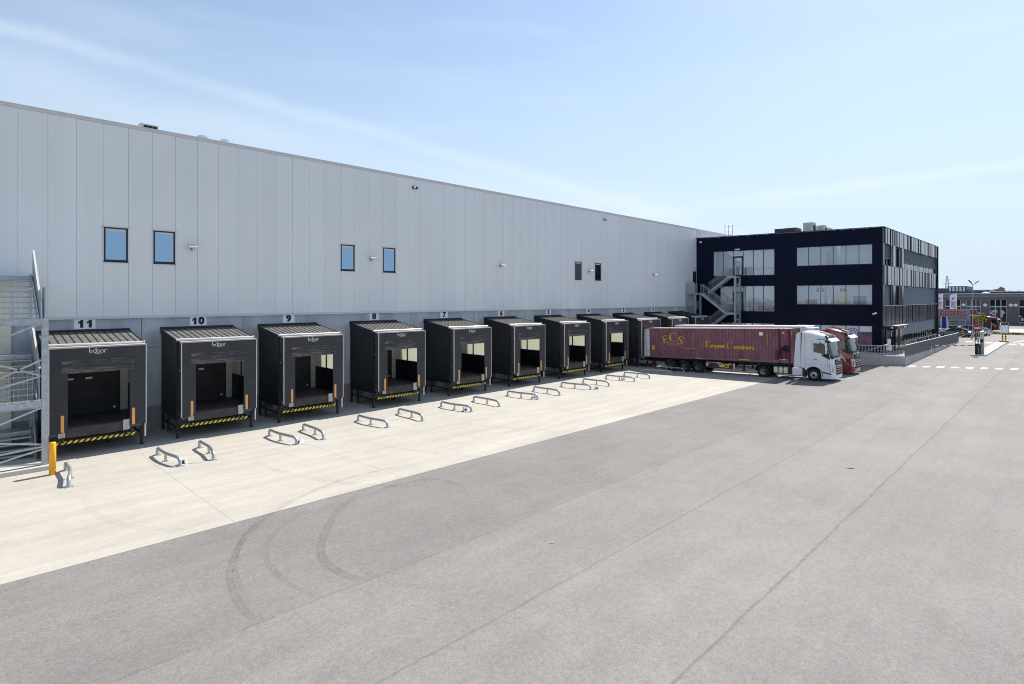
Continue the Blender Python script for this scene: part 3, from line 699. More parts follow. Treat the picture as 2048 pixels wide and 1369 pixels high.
# ------------------------------------------------------------------ wheel guides
def make_guide(side, label):
    t = thing('wheel_guide', (0, 0, 0), label, 'wheel guide', 'galvanised tube wheel guides on the concrete')
    s = side
    P = [(0, 5.22, .0), (0, 5.22, .20), (0, 5.27, .28), (0, 5.36, .33), (0, 5.6, .34), (0, 6.3, .34), (s * .015, 6.6, .345), (s * .05, 6.95, .345), (s * .11, 7.35, .345), (s * .17, 7.70, .335), (s * .20, 7.85, .29), (s * .215, 7.93, .20), (s * .22, 7.96, 0)]
    P = [(x, y, z + gz(y) + .004) for x, y, z in P]
    b = MB(); b.tube(P, .067, 12); b.build('guide_tube', 'galv', t)
    b = MB(); b.box(-.04, .04, 6.55, 6.62, gz(6.6), gz(6.6) + .30); b.box(-.10, .10, 6.48, 6.70, gz(6.6), gz(6.6) + .018); b.build('post', 'galv', t)
    for x, y in ((0, 5.22), (s * .22, 7.96)):
        b = MB(); g0 = gz(y); b.box(x - .13, x + .13, y - .13, y + .13, g0, g0 + .020); b.build('foot_plate', 'galv', t)
    return t
gL = {1: None, -1: None}
GX = []
for n, x in DOCK.items():
    if n < 3: continue
    c = x + 1.98 + (.08 if n == 11 else 0)
    GX += [(c - 1.62, -1, n), (c + 1.62, 1, n)]
for gx, s, n in GX:
    lab = 'galvanised wheel guide on the concrete %s in front of dock %d' % ('left' if s < 0 else 'right', n)
    if gL[s] is None: gL[s] = make_guide(s, lab); gL[s].location.x = gx
    else:
        c = copy_tree(gL[s]); c.location.x = gx; c['label'] = lab
# wheel chocks
def make_chock(x, y, label, rz=0, cable=True):
    z = gz(y) + .006
    t = thing('wheel_chock', (x, y, z), label, 'wheel chock', 'wheel chocks lying by the guides', rz=rz)
    b = MB()
    for q in (-.13, .07): b.prism([(-.20, 0), (.20, 0), (.06, .26), (-.02, .26)], 'x', q, q + .06)
    b.box(-.13, .13, -.2, .2, .0, .03); b.build('wedge', 'sign_white', t, .008)
    b = MB(); b.box(-.04, .04, -.08, .08, .03, .14); b.build('rubber_pad', 'black_plastic', t)
    if cable:
        b = MB(); b.tube([(.1, .05, .012), (.25, .12, .010), (.4, .05, .010), (.55, .2, .010), (.7, .15, .010)], .007, 5); b.build('cable', 'dock_steel', t)
    return t
make_chock(6.9, 7.7, 'white and black wheel chock with cable beside a guide in front of dock 11', .3)
make_chock(11.85, 7.9, 'wheel chock with cable beyond the second pair of guides', 1.1)
make_chock(22.6, 7.45, 'wheel chock hung on the right guide of dock 8', .4, False)
make_chock(28.8, 7.5, 'wheel chock hung on the right guide of dock 7', .4, False)
make_chock(35.14, 8.2, 'lone grey wedge chock on open concrete near dock 5', .7, False)
make_chock(40.8, 6.8, 'wheel chock hung on the right guide of dock 5', .4, False)
# ------------------------------------------------------------------ stair tower at the left edge
def z0(y): return gz(y) + .004
t = thing('bollard', (2.83, 5.47, gz(5.47)), 'yellow steel bollard at the foot of the galvanised stair column', 'bollard')
b = MB(); b.lathe([(0, 0), (.115, 0), (.115, 1.25), (.10, 1.285), (0, 1.29)], (0, 0, 0), 'z', 20); b.build('post', 'bollard_yellow', t)
b = MB(); b.lathe([(.118, .17), (.122, .18), (.122, .20), (.118, .21)], (0, 0, 0), 'z', 20); b.build('band', 'orange_mark', t)
flatp = MB(); flatp.prism([(-14, .0), (2.55, .0), (2.55, 3.6), (3.0, 4.75), (-14, 4.95)], 'z', -.1, .10)
tag(flatp.build('stair_base_slab', 'concrete_slab', bevel=.01), kind='structure')
st = thing('external_staircase', (0, 0, 0), 'tall galvanised steel staircase tower against the warehouse at the left edge', 'staircase')
def part(mb, name, m='galv', bev=0): return mb.build(name, m, st, bev)
b = MB()
b.box(2.58, 2.80, 4.28, 4.30, .1, 6.0); b.box(2.58, 2.80, 4.46, 4.48, .1, 6.0); b.box(2.68, 2.70, 4.30, 4.46, .1, 6.0); b.box(2.575, 2.815, 4.26, 4.50, .1, .125); b.box(2.575, 2.815, 4.26, 4.50, 6.0, 6.03)
part(b, 'column')
b = MB(); b.box(2.5, 2.62, .2, .32, .1, 8.0); part(b, 'column')
b = MB(); b.box(-1.0, -.8, 4.28, 4.46, .1, 6.0); part(b, 'column')
for z in (6.0, 2.62):   # front landings
    b = MB(); b.box(-2.5, 2.72, 3.5, 4.42, z + .03, z + .06)
    for k in range(26): b.box(-2.5 + k * .2, -2.49 + k * .2, 3.5, 4.42, z + .06, z + .075)
    part(b, 'landing')
    b = MB(); b.box(-2.6, 2.575, 4.44, 4.46, z - .16, z + .07); b.box(-2.6, 2.575, 4.40, 4.50, z - .18, z - .16); b.box(-2.6, 2.575, 4.40, 4.50, z + .06, z + .08)
    b.box(-2.5, 2.6, 3.45, 3.52, z - .14, z + .04); part(b, 'landing_beam')
for z in (7.9, 4.4, 1.0):   # wall landings
    b = MB(); b.box(-2.5, 2.62, .1, 1.2, z - .03, z); b.box(-2.5, 2.62, 1.16, 1.24, z - .18, z + .02); part(b, 'landing')
for za, ya, zb, yb in ((6.08, 4.0, 7.9, 1.2), (2.70, 3.6, 4.4, 1.0), (.10, 2.9, 1.0, 1.25)):
    n = 8 if zb - za > 1.2 else 5
    b = MB()
    for k in range(1, n):
        f = k / n; y = ya + (yb - ya) * f; z = za + (zb - za) * f
        b.box(.55, 2.46, y - .13, y + .14, z - .035, z); b.box(.55, 2.46, y + .14, y + .155, z - .05, z + .01)
    part(b, 'tread')
    for x in (.5, 2.48):
        b = MB(); b.bar((x, ya + .1, za), (x, yb, zb), .03, .26); part(b, 'stringer')
    # sheet-metal guard with bright top rail
    lo_ = .65 if za > 5 else 1.25; yt = yb - .2; zt_ = zb + 1.15; yl = ya - .05
    b = MB(); b.hexa([(2.56, yl, za - .12), (2.60, yl, za - .12), (2.60, yt, zb - .1), (2.56, yt, zb - .1)], [(2.56, yl, za + lo_), (2.60, yl, za + lo_), (2.60, yt, zt_), (2.56, yt, zt_)])
    if za > 1: part(b, 'guard_panel', 'galv_mat')
    b = MB(); b.bar((2.60, yl, za + lo_ + .02), (2.60, yt, zt_ + .02), .075, .04)
    if za > 1: part(b, 'handrail', 'trim_light')
# low post of the bottom flight
b = MB(); b.hexa([(2.52, 2.7, .1), (2.58, 2.7, .1), (2.58, 2.45, .1), (2.52, 2.45, .1)], [(2.52, 1.6, 2.1), (2.58, 1.6, 2.1), (2.58, 1.35, 2.1), (2.52, 1.35, 2.1)]); part(b, 'guard_panel', 'galv_mat')
# railings on the landings: fine bar grids
def grille(x0, x1, y, z0_, z1_, nm='railing'):
    b = MB(); n = max(1, int((x1 - x0) / .14))
    for k in range(n + 1): b.box(x0 + (x1 - x0) * k / n - .006, x0 + (x1 - x0) * k / n + .006, y - .006, y + .006, z0_, z1_)
    b.box(x0, x1, y - .02, y + .02, z1_ - .02, z1_ + .02); b.box(x0, x1, y - .012, y + .012, z0_, z0_ + .02); part(b, nm)
grille(-2.0, 2.30, 4.38, 6.12, 7.32); grille(-2.0, 2.44, 4.38, 2.72, 3.95)
b = MB(); b.box(.3, .34, 4.35, 4.41, 6.1, 7.6); b.box(.3, .34, 4.35, 4.41, 2.7, 4.2); part(b, 'railing_post', 'trim_light')
b = MB()
for k in range(9): b.box(2.70, 2.712, 3.35 + k * .13, 3.362 + k * .13, 6.08, 7.36)
b.box(2.69, 2.73, 3.3, 4.5, 7.34, 7.38); b.box(2.72, 2.73, 3.3, 4.1, 6.1, 7.34); part(b, 'railing', 'galv_mat')
for a, c in (((2.58, 4.47, 5.9), (.2, 4.47, 4.75)), ((.2, 4.47, 4.75), (2.58, 4.47, 3.75)), ((2.58, 4.47, 3.75), (-.3, 4.47, 2.9)), ((2.58, 4.47, 5.0 - .6), (.2, 4.47, 3.2)),
             ((2.58, 4.47, 2.45), (.1, 4.47, 1.45)), ((.1, 4.47, 1.45), (2.58, 4.47, .95)), ((2.58, 4.47, .85), (-.6, 4.47, .62)), ((2.58, 4.47, .75), (-.2, 4.47, -.1 + .2)), ((-.9, 4.47, .55), (2.58, 4.47, .16))):
    b = MB(); b.bar(a, c, .012, .07); part(b, 'brace')
b = MB(); b.box(-2.6, 2.575, 4.44, 4.46, 7.86, 8.05); b.box(-2.5, 2.45, 1.3, 1.36, 7.78, 8.0); 
part(MB().box(-2.6, 1.9, .05, .08, .2, 7.7), 'back_screen', 'inner_white')
# ------------------------------------------------------------------ office building
FP = Vector((67.3, 0)); FQ = Vector((70.6, 19.55)); FD = (FQ - FP).normalized(); FN = Vector((-FD.y, FD.x))   # FN points to the yard (-X)
if FN.x > 0: FN = -FN
def fp(s, o=0):   # point at distance s along the front, o outwards
    p = FP + FD * s + FN * o; return p
FL = (FQ - FP).length
ofc = thing('office_building', (0, 0, 0), 'black metal clad three storey office building with large windows beside the warehouse', 'office building')
def fbox(mb, s0, s1, o0, o1, z0_, z1_, m=0):
    a = [fp(s0, o0), fp(s1, o0), fp(s1, o1), fp(s0, o1)]
    return mb.hexa([(p.x, p.y, z0_) for p in a], [(p.x, p.y, z1_) for p in a], m)
S = lambda y: y / FD.y
OPEN = [  # s0, s1, z0, z1, pane boundaries, door index
    (S(2.11), S(9.06), 9.70, 12.80, 6), (S(2.9), S(9.06), 5.36, 8.46, 6), (S(11.4), S(18.66), 10.65, 12.83, 6), (S(11.4), S(18.66), 6.23, 8.44, 6), (S(3.0), S(9.06), 1.75, 3.97, 5), (S(11.4), S(18.66), 1.75, 3.97, 6)]
ZL = [1.15, 1.75, 3.97, 4.05, 5.36, 6.23, 8.44, 9.70, 10.65, 12.80, 14.60]
# backing wall around the openings
b = MB()
ss = sorted({0., FL} | {round(o[0], 3) for o in OPEN} | {round(o[1], 3) for o in OPEN}); zs = sorted({0., 14.5} | {o[2] for o in OPEN} | {o[3] for o in OPEN})
for i in range(len(ss) - 1):
    for j in range(len(zs) - 1):
        sm, zm = (ss[i] + ss[i + 1]) / 2, (zs[j] + zs[j + 1]) / 2
        if any(o[0] < sm < o[1] and o[2] < zm < o[3] for o in OPEN): continue
        fbox(b, ss[i], ss[i + 1], -.25, -.03, zs[j], zs[j + 1])
b.build('wall', 'dark_void', ofc)
# cassettes
b = MB(); rnd = random.Random(3)
def casset(s0, s1, z0_, z1_):
    g = .02
    if s1 - s0 < .05: return
    o = .0 + rnd.uniform(-.003, .003)
    a_ = [fp(s0 + g, -.028), fp(s1 - g, -.028), fp(s1 - g, o + rnd.uniform(-.004, .004)), fp(s0 + g, o + rnd.uniform(-.004, .004))]; t_ = rnd.uniform(-.004, .004) * FN
    b.hexa([(p.x, p.y, z0_ + g) for p in a_], [(p.x + t_.x, p.y + t_.y, z1_ - g) for p in a_])
def row(z0_, z1_, segs, seed):
    r = random.Random(seed)
    for a, c in segs:
        x = a
        while x < c - .01:
            w = r.choice((.62, .95, 1.2, 1.25, 1.55, 1.1)); 
            if c - x - w < .5: w = c - x
            casset(x, min(c, x + w), z0_, z1_); x += w
o1, o2, o3, o4, o5, o6 = OPEN
row(12.84, 14.60, [(0, FL)], 5); row(9.6, 12.84, [(0, o1[0]), (o1[1], o3[0])], 6); row(10.60, 12.84, [(o3[1], FL)], 9)
row(8.48, 9.66, [(0, o3[0])], 5); row(8.46, 10.63, [(o3[0], FL)], 12)
row(5.33, 8.46, [(0, o2[0]), (o2[1], o3[0])], 6); row(6.20, 8.44, [(o3[1], FL)], 9); row(3.99, 5.33, [(0, o3[0])], 5); row(3.99, 6.20, [(o3[0], FL)], 12)
row(1.2, 3.97, [(0, o5[0]), (o5[1], o3[0]), (o6[1], FL)], 17); row(.0, 1.72, [(0, FL)], 8)
b.build('cassette_cladding', 'black_panel', ofc)
b = MB(); fbox(b, -.0, FL + .02, -.3, .05, 14.60, 14.66); b.box(70.62, 103.0, 19.3, 19.72, 14.60, 14.66); b.build('roof_edge', 'frame_navy', ofc)
b = MB(); b.prism([(67.7, .2), (70.95, 19.2), (102.7, 19.2), (102.7, .2)], 'z', 14.2, 14.45)
b.build('flat_roof', 'cladding_back', ofc)
# floors, inner walls
b = MB()
for z in (0.9, 5.1, 9.35): b.prism([tuple(fp(.2, -.26)), tuple(fp(FL - .3, -.26)), (102.8, 19.2), (102.8, .2)], 'z', z, z + .22)
b.build('floor_slab', 'interior_floor', ofc)
b = MB()
for z in (4.65, 8.95, 13.4): b.prism([tuple(fp(.2, -.27)), tuple(fp(FL - .3, -.27)), (76.9, 19.2), (75.9, .2)], 'z', z, z + .06)
b.build('ceiling', 'interior_wall', ofc)
b = MB()
for z0_, z1_ in ((1.12, 4.65), (5.32, 8.95), (9.57, 13.4)): fbox(b, .3, FL - .3, -5.7, -5.6, z0_, z1_); fbox(b, S(10), S(10.15), -5.6, -.27, z0_, z1_); fbox(b, FL - .42, FL - .3, -5.6, -.27, z0_, z1_); fbox(b, .3, .45, -5.6, -.27, z0_, z1_)
fbox(b, S(15.2), S(15.3), -5.6, -2.0, 9.57, 13.4)
b.build('inner_wall', 'interior_wall', ofc)
b = MB(); fbox(b, S(14.2), S(14.4), -4.4, -1.4, 9.57, 12.5); fbox(b, S(14.0), S(14.25), -1.9, -1.65, 5.32, 8.9); fbox(b, S(15), S(15.9), -4.9, -4.8, 5.32, 8.0); b.build('timber_panel', 'wood_light', ofc)
b = MB()
for z in (8.93, 13.38, 4.63):
    for k in range(9):
        for o in (-1.6, -3.6): fbox(b, 1.6 + k * 2.0, 2.6 + k * 2.0, o - .12, o + .12, z - .02, z)
b.build('ceiling_light', 'ceiling_lamp', ofc)
for oi, (a, c, z0_, z1_, n) in enumerate(OPEN):
    f = MB(); st_ = [a + (c - a) * k / n for k in range(n + 1)]
    if oi == 0: st_ = [a, S(3.25), S(4.42), S(5.58), S(6.72), S(7.85), c]
    if oi == 1: st_ = [a, S(4.4), S(5.58), S(6.72), S(7.85), c]
    for s_ in st_: fbox(f, s_ - .03, s_ + .03, -.16, -.02, z0_, z1_)
    fbox(f, a, c, -.16, -.0, z0_ - .0, z0_ + .05); fbox(f, a, c, -.16, -.02, z1_ - .05, z1_)
    w = f.build('window', 'frame_navy', ofc)
    g = MB(); fbox(g, a + .03, c - .03, -.10, -.088, z0_ + .05, z1_ - .05); g.build('pane', 'glass_office', w)
    if oi in (0, 1):
        i = 2 if oi == 0 else 1
        g = MB(); s0, s1 = st_[i], st_[i + 1]; zt = z0_ + 2.35
        for q in ((s0 + .03, s0 + .16, z0_, zt), (s1 - .16, s1 - .03, z0_, zt), (s0, s1, zt - .14, zt + .05), (s0 + .16, s1 - .16, z0_, z0_ + .12)): fbox(g, q[0], q[1], -.14, .0, q[2], q[3])
        d = g.build('door', 'frame_navy', ofc); g = MB(); fbox(g, s0 + .45, s0 + .72, -.08, -.07, z0_ + 1.25, z0_ + 1.6); g.build('notice', 'sign_white', d)
        g = MB(); fbox(g, s0 + .16, s1 - .16, -.075, -.063, z0_ + .12, zt - .14); g.build('pane', 'glass_office', d)
    if oi == 4:
        g = MB()
        for k in (0, 1, 3, 4): fbox(g, st_[k] + .12, st_[k + 1] - .1, -.125, -.115, 3.35, 3.9)
        g.build('film_or_reflection', 'white_plastic', w)
    if oi == 5:
        g = MB()
        for k in range(6): fbox(g, st_[k] + .04, st_[k + 1] - .04, -.086, -.080, 3.05 if k < 5 else 3.30, 3.92)
        fl = g.build('film_or_reflection', 'white_plastic', w)
        # round tree emblem on the fifth pane: dark disc, pale branches
        c_ = (st_[4] + st_[5]) / 2; zc = 3.12; r_ = .60; g = MB()
        def efan(r0, r1, n_, off, m_):
            for k in range(n_):
                a0, a1 = math.pi * 2 * k / n_, math.pi * 2 * (k + 1) / n_
                A = [(r0, a0), (r1, a0), (r1, a1), (r0, a1)]
                P = [fp(c_ + math.cos(q) * rr, off) for rr, q in A]; zz = [zc + math.sin(q) * rr for rr, q in A]
                g.add([(p.x, p.y, z) for p, z in zip(P, zz)], [(0, 1, 2, 3)], m_)
        efan(.0, r_, 24, -.076, 0)
        for k in range(9):
            an = R(90 + (k - 4) * 34)
            def br(r0, a0, r1, a1, wd):
                p = Vector((c_ + math.cos(a0) * r0, zc + math.sin(a0) * r0)); q = Vector((c_ + math.cos(a1) * r1, zc + math.sin(a1) * r1)); d_ = (q - p).normalized(); n_ = Vector((-d_.y, d_.x)) * wd / 2
                P = [p - n_, q - n_, q + n_, p + n_]; W_ = [fp(v.x, -.072) for v in P]; g.add([(w_.x, w_.y, v.y) for w_, v in zip(W_, P)], [(0, 1, 2, 3)], 1)
            br(.04, an, r_ * .98, an, .055); br(.3, an, .52, an + .28, .04); br(.3, an, .52, an - .28, .04)
        g.build('emblem', ['sign_blue', 'sign_white'], fl, recalc=False)
        g = MB(); fbox(g, st_[5] + .5, st_[5] + .62, -.084, -.078, 2.15, 2.3); fbox(g, st_[5] + .5, st_[5] + .62, -.084, -.078, 2.4, 2.46); g.build('sticker', 'ink', w)
        g = MB(); fbox(g, st_[5] + .04, st_[5] + 1.17, -1.4, -1.35, 1.2, 3.3); g.build('roller_screen', 'far_glow', w)
# ---- side facade (plane Y = 19.6): glossy ribs of uneven width
SY = 19.55
SO = [(70.95, 74.1, 10.55, 12.8, 'b'), (76.8, 78.4, 10.6, 12.8, 'd'), (80.6, 102.1, 10.5, 12.85, 'l'), (70.95, 74.0, 6.15, 8.38, 'b'), (76.8, 78.4, 6.15, 8.38, 'd'), (80.4, 102.1, 6.15, 8.38, 'b'), (71.0, 79.5, 1.15, 4.0, 'e'), (80.2, 102.1, 1.75, 4.0, 'g')]
b = MB()
xs = sorted({70.6, 102.9} | {o[0] for o in SO} | {o[1] for o in SO}); zs = sorted({0., 14.6} | {o[2] for o in SO} | {o[3] for o in SO})
for i in range(len(xs) - 1):
    for j in range(len(zs) - 1):
        xm, zm = (xs[i] + xs[i + 1]) / 2, (zs[j] + zs[j + 1]) / 2
        if any(o[0] < xm < o[1] and o[2] < zm < o[3] for o in SO): continue
        b.box(xs[i], xs[i + 1], SY - .25, SY - .03, zs[j], zs[j + 1])
b.box(102.75, 103, .1, SY, 0, 14.6)
b.build('wall', 'dark_void', ofc)
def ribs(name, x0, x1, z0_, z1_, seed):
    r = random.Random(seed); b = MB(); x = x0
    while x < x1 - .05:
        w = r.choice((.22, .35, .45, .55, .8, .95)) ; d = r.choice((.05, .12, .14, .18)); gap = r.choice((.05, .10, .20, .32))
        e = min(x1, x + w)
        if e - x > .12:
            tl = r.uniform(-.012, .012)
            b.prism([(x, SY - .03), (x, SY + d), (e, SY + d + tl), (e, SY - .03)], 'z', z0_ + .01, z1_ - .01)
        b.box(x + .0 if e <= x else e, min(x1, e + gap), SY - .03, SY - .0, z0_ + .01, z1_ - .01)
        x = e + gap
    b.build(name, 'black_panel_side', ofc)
ribs('ribbed_cladding', 70.75, 102.9, 12.86, 14.58, 1)
ribs('ribbed_cladding', 70.75, 102.9, 8.42, 10.5, 2)
ribs('ribbed_cladding', 70.75, 102.9, 4.05, 6.12, 3)
ribs('ribbed_cladding', 80.2, 102.9, .3, 1.72, 4)
for a, c in ((70.66, 70.92), (74.2, 76.7), (78.5, 80.5), (102.2, 102.9)):
    ribs('ribbed_cladding', a, c, 10.5, 12.86, int(a * 3)); ribs('ribbed_cladding', a, c, 6.12, 8.42, int(a * 3))
b = MB(); b.box(70.9, 102.9, SY + .0, SY + .26, 6.12, 6.17); b.box(80.4, 102.2, SY, SY + .24, 10.46, 10.50); b.box(80.2, 102.2, SY, SY + .30, 1.72, 1.80); b.build('sill', 'alu_white', ofc)
for ca, cb, cc in ((102.92, 103.05, .3), (70.60, 70.66, .06)): b = MB(); b.box(ca, cb, SY - .1, SY + cc, .3, 14.6); b.build('corner_profile', 'frame_navy', ofc)
for x0, x1, z0_, z1_, k in SO:
    f = MB(); n = max(1, round((x1 - x0) / 1.6))
    for i in range(n + 1): x = x0 + (x1 - x0) * i / n; f.box(x - .03, x + .03, SY - .16, SY - .04, z0_, z1_)
    f.box(x0, x1, SY - .16, SY - .04, z0_, z0_ + .06); f.box(x0, x1, SY - .16, SY - .04, z1_ - .06, z1_)
    w = f.build('window', 'frame_navy', ofc)
    g = MB(); g.box(x0, x1, SY - .12, SY - .11, z0_, z1_); g.build('pane', 'glass_office' if k in 'eg' else 'glass_dark', w)
    zb = {'b': z0_ + .05, 'l': z0_ + .75, 'g': z0_ + .85}.get(k)
    if k == 'b' and z0_ > 9: zb = z0_ + .8
    if zb:
        g = MB(); z = z1_ - .04
        while z > zb:
            g.hexa([(x0 + .05, SY + .01, z - .055), (x1 - .05, SY + .01, z - .055), (x1 - .05, SY + .02, z - .05), (x0 + .05, SY + .02, z - .05)], [(x0 + .05, SY - .03, z), (x1 - .05, SY - .03, z), (x1 - .05, SY - .02, z + .005), (x0 + .05, SY - .02, z + .005)]); z -= .085
        g.box(x0 + .03, x1 - .03, SY - .03, SY + .03, zb - .06, zb - .01)
        g.build('blind', 'blind', w)
    if k == 'l':
        g = MB()
        for i in range(16): g.box(x0 + .1 + i * 1.3, x0 + 1.15 + i * 1.3, SY - .1, SY - .06, z0_ + .06, zb - .1)
        g.build('film_or_reflection', 'far_glow', w)  # pale boxes stand in for bright reflection in the glass below the blind
# entrance: canopy and door
b = MB(); b.box(70.8, 76.9, SY - .0, SY + 1.3, 3.98, 4.03); b.build('canopy', 'concrete_slab', ofc)
b = MB(); b.box(70.75, 76.95, SY + .0, SY + 1.35, 3.68, 3.975); cp = b.build('canopy_fascia', 'frame_navy', ofc)
b = MB(); b.box(70.73, 70.745, SY + .8, SY + .95, 3.74, 3.9); b.box(73.9, 74.1, SY + 1.352, SY + 1.36, 3.75, 3.9); b.box(74.2, 75.0, SY + 1.352, SY + 1.36, 3.75, 3.9); b.build('sign', 'sign_white', cp)
b = MB()
for x in (71.1, 72.2, 73.6, 75.6, 76.5, 77.8, 78.6): b.box(x, x + .12, SY - .04, SY + .04, 1.15, 3.95)
b.box(72.2, 75.6, SY - .04, SY + .04, 3.2, 3.32); b.build('door_frame', 'frame_navy', ofc)
b = MB(); b.box(72.35, 73.5, SY - .06, SY - .05, 1.2, 3.2); b.build('door', 'roof_blue', ofc)
ribs('ribbed_cladding', 76.9, 80.2, 1.15, 4.0, 44)
# ---- steel stairs in front of the office
os_ = thing('external_staircase', (0, 0, 0), 'blue grey steel staircase zigzagging up the black office front', 'staircase')
def F3(s, o, z): p = fp(s, o); return (p.x, p.y, z)
def opart(mb, n, m='galv_mat'): return mb.build(n, m, os_)
def orail(P, h=1.1, name='railing'):
    b = MB()
    for i in range(len(P) - 1):
        a, c = Vector(P[i]), Vector(P[i + 1]); n = max(1, int((c - a).length / .13)); H = Vector((0, 0, h)); lo = Vector((0, 0, .08))
        b.bar(a + H, c + H, .045, .045); b.bar(a + lo, c + lo, .02, .03)
        for k in range(n + 1): q = a + (c - a) * k / n; b.bar(q + lo, q + H, .014 if k % 9 else .04)
    opart(b, name)
def oflight(s0, z0_, s1, z1_, oa, ob):
    b = MB(); n = 12
    for o in (oa, ob): b.bar(F3(s0, o, z0_ - .08), F3(s1, o, z1_ - .08), .05, .24)
    opart(b, 'stringer')
    b = MB()
    for k in range(1, n):
        f = k / n; s_ = s0 + (s1 - s0) * f; z = z0_ + (z1_ - z0_) * f; fbox(b, s_ - .13, s_ + .13, oa + .03, ob - .03, z - .03, z)
    opart(b, 'tread')
    orail([F3(s0, ob, z0_), F3(s1, ob, z1_)]); orail([F3(s0, oa, z0_), F3(s1, oa, z1_)])
oflight(4.35, 9.62, 1.85, 7.7, .15, 1.25); oflight(1.3, 7.62, 4.2, 5.28, 1.35, 2.4); oflight(4.2, 5.25, 1.2, 2.9, .15, 1.25)
for z, s0, s1 in ((9.62, 4.3, 5.42), (5.24, 4.15, 5.42)):
    b = MB(); fbox(b, s0, s1, .05, 2.4, z - .06, z); fbox(b, s0, s1, 2.3, 2.42, z - .24, z - .02); fbox(b, s1 - .1, s1 + .02, .05, 2.42, z - .24, z - .02); opart(b, 'landing')
    orail([F3(s0, 2.38, z), F3(s1, 2.38, z)])
    orail([F3(s1, 2.38, z), F3(s1, .1, z)] if z < 9 else [F3(s1, 2.38, z), F3(s1, 2.3, z)])
b = MB(); fbox(b, 5.38, 5.42, .9, 2.38, 9.75, 10.75); opart(b, 'guard_panel', 'galv')
b = MB(); b.prism([(64.5, .05), (67.2, .05), (67.4, 1.25), (64.6, 1.25)], 'z', 7.5, 7.64); b.prism([(64.48, 1.2), (67.3, 1.2), (67.3, 1.3), (64.48, 1.3)], 'z', 7.38, 7.62); opart(b, 'landing')
orail([(64.52, .1, 7.64), (64.55, 1.25, 7.64), (65.1, 1.27, 7.64)]); b = MB(); b.box(64.50, 64.53, .1, 1.2, 7.7, 8.9); opart(b, 'guard_panel')
for (x, y) in ((64.6, 1.2), (66.0, 1.2), (64.6, .2)):
    b = MB(); b.box(x - .09, x + .09, y - .09, y + .09, .0, 7.5); opart(b, 'column')
for a, c in (((64.6, 1.2, 7.3), (66.0, 1.2, 5.0)), ((66, 1.2, 7.3), (64.6, 1.2, 5.0)), ((64.6, 1.2, 5.0), (66.0, 1.2, 5.0)), ((64.6, 1.2, 4.9), (66, 1.2, 2.8)), ((66.0, 1.2, 4.9), (64.6, 1.2, 2.8))):
    b = MB(); b.bar(a, c, .05); opart(b, 'brace')
for s_, o in ((5.33, 2.36), (5.36, .28), (4.3, 2.36)):
    if s_ < 5: continue
    p = fp(s_, o); b = MB(); b.box(p.x - .11, p.x + .11, p.y - .11, p.y + .11, 0, 9.6); opart(b, 'column', 'galv')
for a, c in ((9.4, 7.4), (7.4, 5.3), (5.1, 3.1)):
    b = MB(); b.bar(F3(5.4, 2.36, a), F3(5.4, .28, c), .03, .07); b.bar(F3(5.4, .28, a), F3(5.4, 2.36, c), .03, .07); opart(b, 'brace')
for z in (12.95, 8.66, 4.4):
    t = thing('wall_lamp', F3(5.0, .0, z), {12.95: 'small white strip lamp above the top stair door', 8.66: 'small white strip lamp above the middle stair door', 4.4: 'small white strip lamp low on the office front, under the lowest landing'}[z], 'wall lamp', 'strip lamps above the stair doors')
    b = MB(); b.box(-.10, .0, -.3, .3, -.06, .06); b.box(-.04, .02, -.24, .24, -.09, -.06); b.build('housing', 'sign_white', t, .01)
t = thing('corner_lamp', (67.25, .7, 14.0), 'white lamp bar at the top corner between warehouse and office', 'wall lamp')
b = MB(); b.tube([(0, 0, 0), (-.9, .3, 0)], .09, 8); b.build('housing', 'sign_white', t)
t = thing('door_lamp', (66.8, 0, 10.75), 'small round lamp above the black door at the end of the warehouse wall', 'wall lamp')
b = MB(); b.box(-.2, .2, .002, .1, -.06, .06); b.build('housing', 'trim_light', t, .02)
# security cameras on the office corner
for loc, rz_, l_ in ((F3(FL - .6, .0, 5.35), 0, 'white security camera on the office front near the corner'), ((71.3, SY, 5.35), R(90), 'white security camera round the office corner above the canopy'), ((102.4, SY, 5.35), R(90), 'white security camera at the far end of the office side wall')):
    t = thing('security_camera', loc, l_, 'security camera', 'white cameras on the office', rz=rz_)
    b = MB(); b.box(-.12, -.0, -.06, .06, -.1, .1); b.bar((-.05, 0, -.02), (-.3, 0, -.02), .06); b.build('bracket', 'sign_white', t)
    b = MB(); b.M = Matrix.Translation((-.35, 0, -.05)) @ Matrix.Rotation(R(20), 4, 'X'); b.tube([(0, -.20, 0), (0, .20, 0)], .08, 10); b.box(-.1, .1, -.24, .22, .06, .08); b.build('camera_body', 'sign_white', t)
# roof units
def hvac(x, y, w, d, h, m, label, fan=True):
    t = thing('roof_unit', (x, y, 14.4), label, 'rooftop unit', 'ventilation units on the office roof')
    b = MB(); b.box(-w / 2, w / 2, -d / 2, d / 2, .35, h); b.box(-w / 2 - .03, w / 2 + .03, -d / 2 - .03, d / 2 + .03, h, h + .05); b.build('housing', m, t, .01)
    b = MB()
    for sx in (-1, 1):
        for sy in (-1, 1): b.box(sx * w * .42 - .05, sx * w * .42 + .05, sy * d * .42 - .05, sy * d * .42 + .05, .0, .35)
    b.build('foot', 'dock_steel', t)
    b = MB()
    for k in range(2 if h > 1.6 else 1):
        b.lathe([(.0, 0), (.42, 0), (.42, .03), (.36, .04), (0, .02)], (.0, d / 2 + .005, h - .62 - k * .95), 'y', 18)
    b.build('fan', 'hazard_black', t)
    b = MB()
    for k in range(5): b.box(-w / 2 - .02, -w / 2, -d / 2 + .1 + k * (d - .2) / 5, -d / 2 + .1 + (k + .8) * (d - .2) / 5, .45, h - .1)
    b.build('louvre', 'plate_zinc' if m == 'hvac_grey' else 'hazard_black', t)
